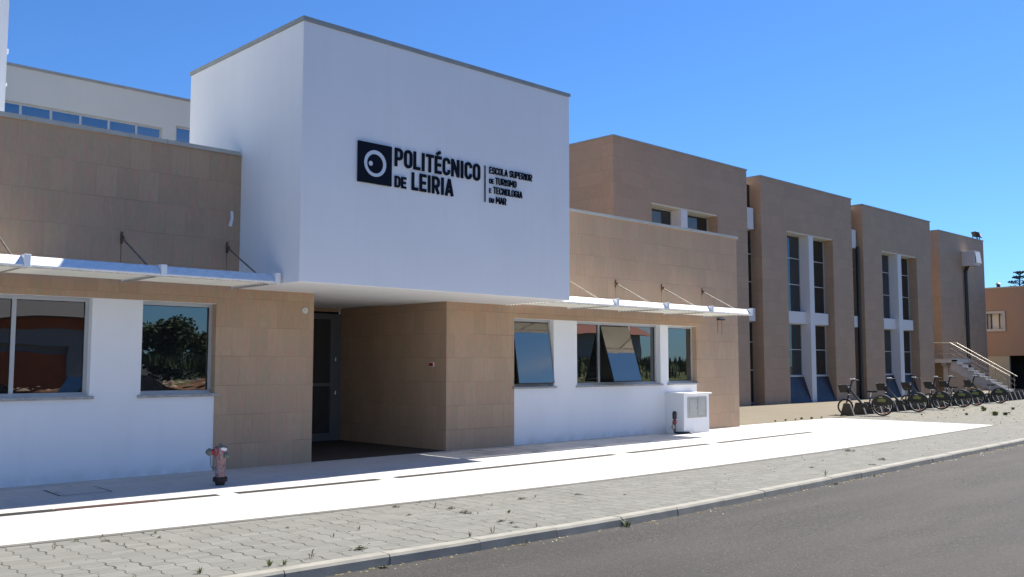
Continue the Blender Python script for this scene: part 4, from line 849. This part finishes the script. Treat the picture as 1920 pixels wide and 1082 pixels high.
def bicycle():
    bk = thing('rental_bicycle', 'b', 'bicycle', (0, 0, 0), 'dark rental bicycles parked in the docks')
    L = 1.18; RH = (0, 0, .33); FH = (L, 0, .262)
    def wheel(nm, c, R):
        o = MB().torus(c, R - .025, .025, 36, 8).build(nm, M['tyre'], bk, loc=True, smooth=True)
        MB().torus(c, R - .055, .009, 36, 6).build('rim', M['chrome'], o, loc=True, smooth=True)
        sp = MB()
        for k in range(14): a = k * 2 * PI / 14; sp.tube([(c[0], .012 * (-1) ** k, c[2]), (c[0] + (R - .055) * math.cos(a), 0, c[2] + (R - .055) * math.sin(a))], .0022, 3, False)
        sp.build('spokes', M['chrome'], o, loc=True)
        MB().lathe([(.03, -.045), (.035, -.02), (.035, .02), (.03, .045)], c, 'y', 12).build('hub', M['bikegrey'], o, loc=True, smooth=True)
        return o
    rw_ = wheel('rear_wheel', RH, .33); wheel('front_wheel', FH, .262)
    f = MB(); f.tube([(1.015, 0, .86), (.99, 0, .78), (.60, 0, .33), (.50, 0, .29), (.43, 0, .29)], [.028, .036, .042, .038, .035], 10)
    for s_ in (-1, 1): f.tube([(.43, .03 * s_, .29), (.30, .06 * s_, .31), (0, .06 * s_, .33)], .014, 6).tube([(.40, .02 * s_, .50), (.2, .055 * s_, .40), (0, .06 * s_, .33)], .011, 6)
    f.tube([(.43, 0, .27), (.375, 0, .60)], .022, 8); f.build('frame', M['bikegrey'], bk, loc=True, smooth=True)
    f = MB().tube([(.93, 0, 1.14), (1.0, 0, .92), (1.035, 0, .80), (1.06, 0, .70)], [.030, .032, .036, .036], 8)
    for s_ in (-1, 1): f.tube([(1.06, .02 * s_, .66), (1.09, .055 * s_, .56), (L, .055 * s_, .262)], .014, 6)
    f.build('fork', M['bikedark'], bk, loc=True, smooth=True)
    h = MB().tube([(.78, -.28, 1.12), (.84, -.24, 1.13), (.92, -.12, 1.155), (.93, 0, 1.16), (.92, .12, 1.155), (.84, .24, 1.13), (.78, .28, 1.12)], .013, 8).build('handlebar', M['bikedark'], bk, loc=True, smooth=True)
    MB().tube([(.79, -.275, 1.121), (.83, -.245, 1.13)], .019, 8).build('grip', M['tyre'], h, loc=True); MB().tube([(.79, .275, 1.121), (.83, .245, 1.13)], .019, 8).build('grip', M['tyre'], h, loc=True); MB().bbox(.86, 1.0, -.07, .07, 1.155, 1.19, .012).build('display', M['silver'], h, loc=True)
    s = MB(); a = [(.16, -.085, .80), (.16, .085, .80), (.28, .07, .795), (.46, .02, .80), (.46, -.02, .80), (.28, -.07, .795)]
    s.add([(p[0], p[1], p[2] + .0) for p in a] + [(p[0] * .98 + .006, p[1] * .8, p[2] - .05) for p in a], [tuple(range(6)), tuple(reversed(range(6, 12)))] + [(k, k + 6, (k + 1) % 6 + 6, (k + 1) % 6) for k in range(6)]).build('saddle', M['tyre'], bk, loc=True)
    MB().tube([(.375, 0, .58), (.345, 0, .76)], .015, 8).build('seat_post', M['chrome'], bk, loc=True)
    b = MB(); T_ = [(1.07, -.16, .97), (1.36, -.16, .97), (1.36, .16, .97), (1.07, .16, .97)]; Bt = [(1.09, -.12, .73), (1.31, -.12, .73), (1.31, .12, .73), (1.09, .12, .73)]
    b.add(T_ + Bt, [(4, 5, 6, 7), (0, 4, 5, 1), (1, 5, 6, 2), (2, 6, 7, 3), (3, 7, 4, 0)]); b.tube(T_ + [T_[0]], .010, 5).build('basket', M['bikedark'], bk, loc=True)
    # dress guard over the upper half of the rear wheel, both sides, joined by a fender
    for s_ in (-1, 1):
        g_ = MB(); y0, y1 = .036 * s_, .041 * s_; A = [(RH[0] + .335 * math.cos(t), RH[2] + .335 * math.sin(t)) for t in [math.radians(4 + 172 * k / 20) for k in range(21)]]
        g_.prism(A, 'y', min(y0, y1), max(y0, y1)); gg = g_.build('skirt_guard', M['guard'], bk, loc=True)
        e = .0425 * s_; e2 = .0435 * s_
        MB().add([(-.10, e, .445), (.13, e, .455), (.15, e, .505), (.11, e, .545), (-.03, e, .56), (-.12, e, .52)] if s_ > 0 else [(.12, e, .445), (-.10, e, .455), (-.16, e, .505), (-.10, e, .545), (.03, e, .56), (.12, e, .53)], [(0, 1, 2, 3, 4, 5)]).build('sticker', M['sticker'], gg, loc=True)
        MB().add([(-.02, e2, .585), (.10, e2, .585), (.10, e2, .615), (-.02, e2, .615)], [(0, 1, 2, 3)]).build('sticker_print', M['stickw'], gg, loc=True)
    fd = MB()
    for k in range(14):
        a0, a1 = math.radians(-20 + 15 * k), math.radians(-5 + 15 * k); P = lambda a_, y: (.352 * math.cos(a_), y, .33 + .352 * math.sin(a_)); fd.add([P(a0, -.036), P(a1, -.036), P(a1, .036), P(a0, .036)], [(0, 1, 2, 3)])
    fd.build('rear_fender', M['bikedark'], bk, loc=True)
    fd = MB()
    for k in range(8):
        a0, a1 = math.radians(40 + 14 * k), math.radians(54 + 14 * k); P = lambda a_, y: (L + .282 * math.cos(a_), y, .262 + .282 * math.sin(a_)); fd.add([P(a0, -.03), P(a1, -.03), P(a1, .03), P(a0, .03)], [(0, 1, 2, 3)])
    fd.build('front_fender', M['bikedark'], bk, loc=True)
    c_ = MB().lathe([(.001, -.085), (.085, -.085), (.09, -.065), (.001, -.065)], (.43, 0, .29), 'y', 20).tube([(.43, -.09, .29), (.34, -.09, .20)], .011, 6).tube([(.43, .09, .29), (.52, .09, .38)], .011, 6)
    ck = c_.build('crank', M['bikegrey'], bk, loc=True); BB(.29, .39, -.19, -.10, .185, .21, .004).build('pedal', M['tyre'], ck, loc=True); BB(.47, .57, .10, .19, .37, .395, .004).build('pedal', M['tyre'], ck, loc=True)
    BB(.50, .72, -.05, .05, .25, .38, .02).build('battery_case', M['bikedark'], bk, loc=True)
    BB(-.10, -.02, -.026, .026, .075, .105, .004).build('wheel_reflector', M['reflector'], rw_, loc=True); MB().lathe([(.02, -.05), (.02, .05)], (1.045, 0, .90), 'y', 8).build('head_lamp', M['silver'], bk, loc=True)
    return bk
BK = bicycle()
spots = [(29.52, 13.52, 0, 'nearest dark bicycle, at the left end of the dock row'),
         (32.80, 13.76, .02, 'second bicycle from the left, before the blue sloped panels'),
         (35.21, 13.93, -.03, 'third bicycle from the left, before the third stone block'),
         (37.58, 14.06, .03, 'fourth bicycle from the left, its bars against the stair landing column'),
         (39.51, 14.26, -.02, 'fifth bicycle from the left, just right of the stair column'),
         (42.54, 14.40, .05, 'farthest bicycle, rightmost, before the foot of the outside stair')]
for k, (x, y, da, lab) in enumerate(spots):
    c_ = BK if k == 0 else copy_tree(BK)
    c_.location = (x, y, 0.002); c_.rotation_euler = (random.uniform(-.02, .02), 0, math.atan2(.99, -.15) + da); c_['label'] = lab

# ================================================================== weeds
def tuft(kind, s):
    m = MB()
    nb = {'grass': 16, 'sprig': 7, 'moss': 40, 'clump': 60}[kind]
    for _ in range(nb):
        a = random.uniform(0, 2 * PI); r = random.uniform(0, .3) * s; b0 = Vector((math.cos(a) * r, math.sin(a) * r, 0))
        if kind == 'moss':
            rr = s * random.uniform(.05, .16); q_ = b0 * 2.4 + Vector((0, 0, random.uniform(.0, .14) * s)); q_.y *= .6; m.add([q_ + Vector((math.cos(t) * rr, math.sin(t) * rr, random.uniform(-.01, .08) * s)) for t in (0, 1.6, 3.1, 4.7)], [(0, 1, 2, 3)]); continue
        out = Vector((math.cos(a), math.sin(a), 0)); hgt = s * random.uniform(.35, 1.0) * (1.25 if kind == 'sprig' else .8); ln = s * random.uniform(.1, .7); w_ = s * (.055 if kind != 'clump' else .12); p = Vector((-out.y, out.x, 0)) * w_
        if kind == 'clump': b0 *= 1.6; hgt *= 1.15
        m1 = b0 + out * ln * .35 + Vector((0, 0, hgt * .65)); tip = b0 + out * ln + Vector((0, 0, hgt))
        m.add([b0 - p * .5, b0 + p * .5, m1 + p, m1 - p, tip], [(0, 1, 2, 3), (3, 2, 4)])
        if kind == 'sprig':
            for t in (.4, .7): c = b0.lerp(tip, t); e = Vector((random.uniform(-1, 1), random.uniform(-1, 1), .6)).normalized() * s * .22; m.add([c, c + e * .6 + p, c + e], [(0, 1, 2)])
    return m
protos = {}
GL = {'grass': ('green grass tuft growing in a joint of the grey pavers', 'grass tufts in the paver joints'), 'sprig': ('thin dry weed sprig sticking up from the grey pavers', 'weed sprigs in the paver joints'),
      'moss': ('flat dark moss cushion lying on the grey pavers', 'moss cushions on the pavers'), 'clump': ('leafy bright green weed clump on the sandy pavers before the bicycles', 'weed clumps by the bicycle stand')}
for kind, mat in (('grass', 'weed'), ('sprig', 'weeddry'), ('moss', 'moss'), ('clump', 'weed')):
    protos[kind] = [(tuft(kind, 1.0), mat) for _ in range(3)]
meshes = {}
def place(kind, x, y, s, z=.002, mat=None):
    k = random.randrange(3); key = (kind, k, mat)
    if key not in meshes:
        o = protos[kind][k][0].build({'grass': 'grass_tuft', 'sprig': 'weed_sprig', 'moss': 'moss_cushion', 'clump': 'weed_clump'}[kind], M[mat or protos[kind][k][1]]); meshes[key] = o.data
    else: o = bpy.data.objects.new({'grass': 'grass_tuft', 'sprig': 'weed_sprig', 'moss': 'moss_cushion', 'clump': 'weed_clump'}[kind], meshes[key]); SC.collection.objects.link(o)
    o.location = (x, y, z); s *= (.8 if x < 20 else 1.0); o.scale = (s, s, s); o.rotation_euler = (0, 0, random.uniform(0, 6.28)); tag(o, GL[kind][0], 'moss' if kind == 'moss' else 'weed', GL[kind][1]); return o
for kind, x, y, s in [('sprig', 2.97, 8.98, .06), ('grass', 3.24, 9.24, .05), ('sprig', 3.52, 9.31, .05), ('moss', 3.46, 9.07, .07), ('grass', 3.96, 9.13, .06), ('sprig', 3.49, 8.71, .04), ('grass', 3.48, 7.17, .085), ('grass', 4.02, 7.04, .10), ('grass', 4.12, 6.98, .09),
                      ('sprig', 4.43, 7.07, .09), ('moss', 5.06, 8.52, .06), ('sprig', 5.10, 7.75, .05), ('sprig', 5.5, 7.9, .06), ('moss', 6.68, 8.88, .10), ('moss', 6.44, 8.31, .07), ('grass', 7.1, 8.95, .05), ('sprig', 6.96, 8.5, .08), ('moss', 7.07, 8.34, .12), ('moss', 6.99, 7.99, .16),
                      ('grass', 7.04, 7.85, .04), ('sprig', 7.54, 8.17, .05), ('grass', 7.33, 7.66, .07), ('moss', 6.88, 7.31, .10), ('moss', 6.88, 7.15, .08), ('moss', 6.75, 6.94, .07), ('sprig', 6.05, 6.86, .08), ('sprig', 6.35, 6.86, .09), ('moss', 8.19, 8.33, .12), ('moss', 8.97, 8.1, .11),
                      ('sprig', 8.41, 8.31, .05), ('moss', 9.4, 7.69, .06), ('moss', 4.95, 7.1, .16), ('sprig', 6.9, 6.8, .06), ('moss', 3.9, 8.9, .06), ('sprig', 3.0, 7.3, .05), ('moss', 3.2, 7.05, .09), ('moss', 17.16, 8.55, .22), ('moss', 16.06, 7.38, .20), ('moss', 15.08, 7.1, .12), ('sprig', 13.2, 6.95, .10), ('moss', 14.0, 7.6, .10)]:
    place(kind, x, y, s)
place('grass', 8.0, 6.52, .13, -.088); place('grass', 8.03, 6.53, .10, -.088); place('moss', 13.0, 6.68, .12, -.088); place('grass', 14.3, 6.72, .07, -.088); place('moss', 4.9, 6.66, .10, -.088); place('sprig', 6.5, 6.55, .07, -.088)
for x, y, q_ in ((32.53, 11.17, .17), (32.95, 11.0, .13), (32.1, 11.9, .09), (37.74, 13.4, .09), (35.6, 12.6, .16), (35.25, 12.5, .08), (34.2, 11.3, .06), (37.2, 12.15, .11), (38.2, 12.0, .09)): place('clump', x, y, q_)
for x, y, s in [(24.3, 14.3, .05), (24.9, 14.32, .06), (25.4, 14.28, .05), (25.9, 14.36, .07), (26.3, 14.25, .07), (27.0, 14.3, .05), (34.3, 13.86, .05), (36.5, 13.95, .05), (35.1, 13.1, .06), (31.0, 12.9, .05)]: place('clump', x, y, s, .014 if x < 28 else .002, 'weeddry' if random.random() < .5 else None)
# uncountable litter and tiny growth
def blob(mb, x, y, s, z=.0015):
    n_ = random.randint(5, 7); a0 = random.uniform(0, 6); ph = [s * random.uniform(.5, 1.2) for _ in range(n_)]
    mb.add([(x + ph[k] * math.cos(a0 + 2 * PI * k / n_), y + ph[k] * .7 * math.sin(a0 + 2 * PI * k / n_), z) for k in range(n_)] + [(x, y, z + s * random.uniform(.15, .5))], [(k, (k + 1) % n_, n_) for k in range(n_)])
lt = MB()
for _ in range(260): x = random.uniform(2.2, 26); y = random.uniform(smooth_poly(kerb_pts, x) + .2, lerp_poly(edge, x) - .1); blob(lt, x, y, random.uniform(.003, .011) * (1 + x / 12))
for _ in range(520): x = random.uniform(27.6, 48); y = random.uniform(smooth_poly(kerb_pts, x) + .2, 13.3 + (x - 28) * .05); blob(lt, x, y, random.uniform(.012, .05))
o = lt.build('ground_moss', M['moss']); o['kind'] = 'stuff'; o['label'] = 'tiny moss spots and leaf litter scattered over the grey pavers'; o['category'] = 'moss'
lt = MB(); lp = MB()
for _ in range(420): x = random.uniform(1, 40); y = smooth_poly(kerb_pts, x) - abs(random.gauss(0, .05)) - .01; blob(lt, x, y, random.uniform(.006, .022) * (1 + x / 14), -.088)
for _ in range(80): x = random.uniform(1, 30); y = smooth_poly(kerb_pts, x) - abs(random.gauss(0, .10)) - .01; blob(lp, x, y, random.uniform(.004, .009) * (1 + x / 12), -.088)
o = lt.build('gutter_debris', M['weeddry']); o['kind'] = 'stuff'; o['label'] = 'dry leaf litter and grit gathered along the foot of the kerb'; o['category'] = 'litter'
o = lp.build('gutter_grit', M['copingl']); o['kind'] = 'stuff'; o['label'] = 'pale stone chips lying in the gutter along the kerb'; o['category'] = 'grit'

# ================================================================== the far side of the street (seen in the window panes)
def mound(name, x0, x1, y0, y1, H, mat, seed):
    m = MB(); nx, ny = int((x1 - x0) / .5), int((y1 - y0) / .5); vs = []
    for i in range(nx + 1):
        for j in range(ny + 1):
            u, v = i / nx, j / ny; x, y = x0 + (x1 - x0) * u, y0 + (y1 - y0) * v; e = min(1, 4 * u, 4 * (1 - u)) * math.sin(PI * v) ** .6
            vs.append((x, y, -.15 + e * H * (.75 + .6 * noise.noise(Vector((x * .35, y * .35, seed))) + .22 * noise.noise(Vector((x * 1.6, y * 1.6, seed)))))) 
    fs = [(i * (ny + 1) + j, (i + 1) * (ny + 1) + j, (i + 1) * (ny + 1) + j + 1, i * (ny + 1) + j + 1) for i in range(nx) for j in range(ny)]
    return structure(m.add(vs, fs).build(name, mat))
mound('earth_bank', 2, 44, -13, -5.5, 1.15, M['earth'], 1.); mound('grass_bank', 15, 95, -30, -10.5, 2.3, M['grass'], 5.)
sb = MB(); rk = MB()
for _ in range(2600):
    x = random.uniform(18.5, 60); y = random.uniform(-20, -9.5); z = 1.0 + .9 * min(1, (-9 - y) / 5) + .3 * noise.noise(Vector((x * .5, y * .5, 3))); s_ = random.uniform(.12, .4); a = random.uniform(0, 6.3)
    sb.add([(x - s_ * .3 * math.cos(a), y - s_ * .3 * math.sin(a), z - s_), (x + s_ * .3 * math.cos(a), y + s_ * .3 * math.sin(a), z - s_), (x + random.uniform(-.2, .2), y, z + s_)], [(0, 1, 2)])
o = sb.build('scrub', M['leaf2']); o['kind'] = 'stuff'; o['label'] = 'rough green scrub on the bank across the street'; o['category'] = 'scrub'
for _ in range(420):
    x = random.uniform(3, 42); y = random.uniform(-11.5, -6.2); z = .75 + .35 * noise.noise(Vector((x * .5, y * .5, 3))); blob(rk, x, y, random.uniform(.06, .32), z)
o = rk.build('rubble', M['rubble']); o['kind'] = 'stuff'; o['label'] = 'pale rubble lying on the red earth bank across the street'; o['category'] = 'rubble'
hs = thing('opposite_house', 'grey house with orange band across the street, reflected in the left window', 'house', (12, -21, 0))
MB().wall(2, 18, 0, 3.9, -20.4, -20, [(11, 16.2, -1, 2.6)]).box(2, 18, -30, -20.41, 0, 3.9).build('wall', M['greywall'], hs); B(1.95, 18.05, -19.99, -19.9, 3.35, 3.85).build('orange_band', M['orange'], hs); B(11, 16.2, -20.3, -20.2, 0, 2.2).build('door', M['orange'], hs)
MB().prism([(-19.4, 3.9), (-25, 6.6), (-30.6, 3.9)], 'x', 1.5, 18.5).build('roof', M['roof'], hs)
h2 = thing('red_roof_house', 'white house with red tiled roof far across the street, reflected in the right windows', 'house', (58, -24, 0))
B(44, 66, -34, -24, 0, 4.2).build('wall', M['greywall'], h2); MB().prism([(-23.3, 4.2), (-29, 7.2), (-34.7, 4.2)], 'x', 43.4, 66.6).build('roof', M['roofred'], h2)
def tree(x, y, R, H, lab, seed):
    random.seed(seed); t = thing('broadleaf_tree', lab, 'tree', (x, y, 0), 'trees across the street'); tr = MB().tube([(x, y, -.1), (x + .1, y, H * .5), (x, y, H * .75)], [.28, .2, .08], 8)
    for k in range(5): a = k * 1.3; tr.tube([(x, y, H * .4), (x + math.cos(a) * R * .6, y + math.sin(a) * R * .6, H * .75)], [.1, .03], 5)
    tr.build('trunk', M['bark'], t); m = MB()
    for k in range(26): a = random.uniform(0, 6.28); r = random.uniform(0, .75) * R; leafclump(m, (x + math.cos(a) * r, y + math.sin(a) * r, random.uniform(.15, 1) * H * (1 - .45 * (r / R) ** 2)), R * .36, H * .14, 190, .25)
    m.build('crown', M['leaf2'], t)
tree(30, -40, 3.4, 5.2, 'dark round tree across the street, reflected in the square window', 3); tree(35.5, -44, 3, 4.4, 'lower tree right of the round tree across the street', 4); tree(25, -42, 2.6, 4.0, 'small tree left of the round tree across the street', 5)
def car(x, y, lab):
    c = thing('parked_car', lab, 'car', (x, y, -.09), 'cars parked across the street'); z = -.09
    body = [(x - 2.05, z + .3), (x - 2.0, z + .75), (x - 1.85, z + .95), (x - 1.55, z + 1.38), (x - .4, z + 1.46), (x + .35, z + 1.38), (x + 1.0, z + .98), (x + 1.85, z + .80), (x + 2.05, z + .6), (x + 2.05, z + .3)]
    MB().prism(body, 'y', y - .82, y + .82).build('body', M['carpaint'], c)
    for s_ in (-1, 1): MB().add([(x - 1.5, y + .822 * s_, z + .95), (x + .85, y + .822 * s_, z + .96), (x + .33, y + .822 * s_, z + 1.32), (x - 1.35, y + .822 * s_, z + 1.33)], [(0, 1, 2, 3)]).build('side_window', M['glassd'], c)
    for xx in (-1.3, 1.3):
        for s_ in (-1, 1): w_ = MB().torus((x + xx, y + .76 * s_, z + .31), .24, .08, 20, 8).build('wheel', M['tyre'], c); MB().lathe([(.17, y + .80 * s_), (.17, y + .83 * s_)], (x + xx, 0, z + .31), 'y', 14).build('rim', M['alu'], w_)
car(7.6, -2.6, 'dark hatchback parked across the street, reflected in the left window'); car(12.2, -2.6, 'dark car parked across the street in front of the earth bank')
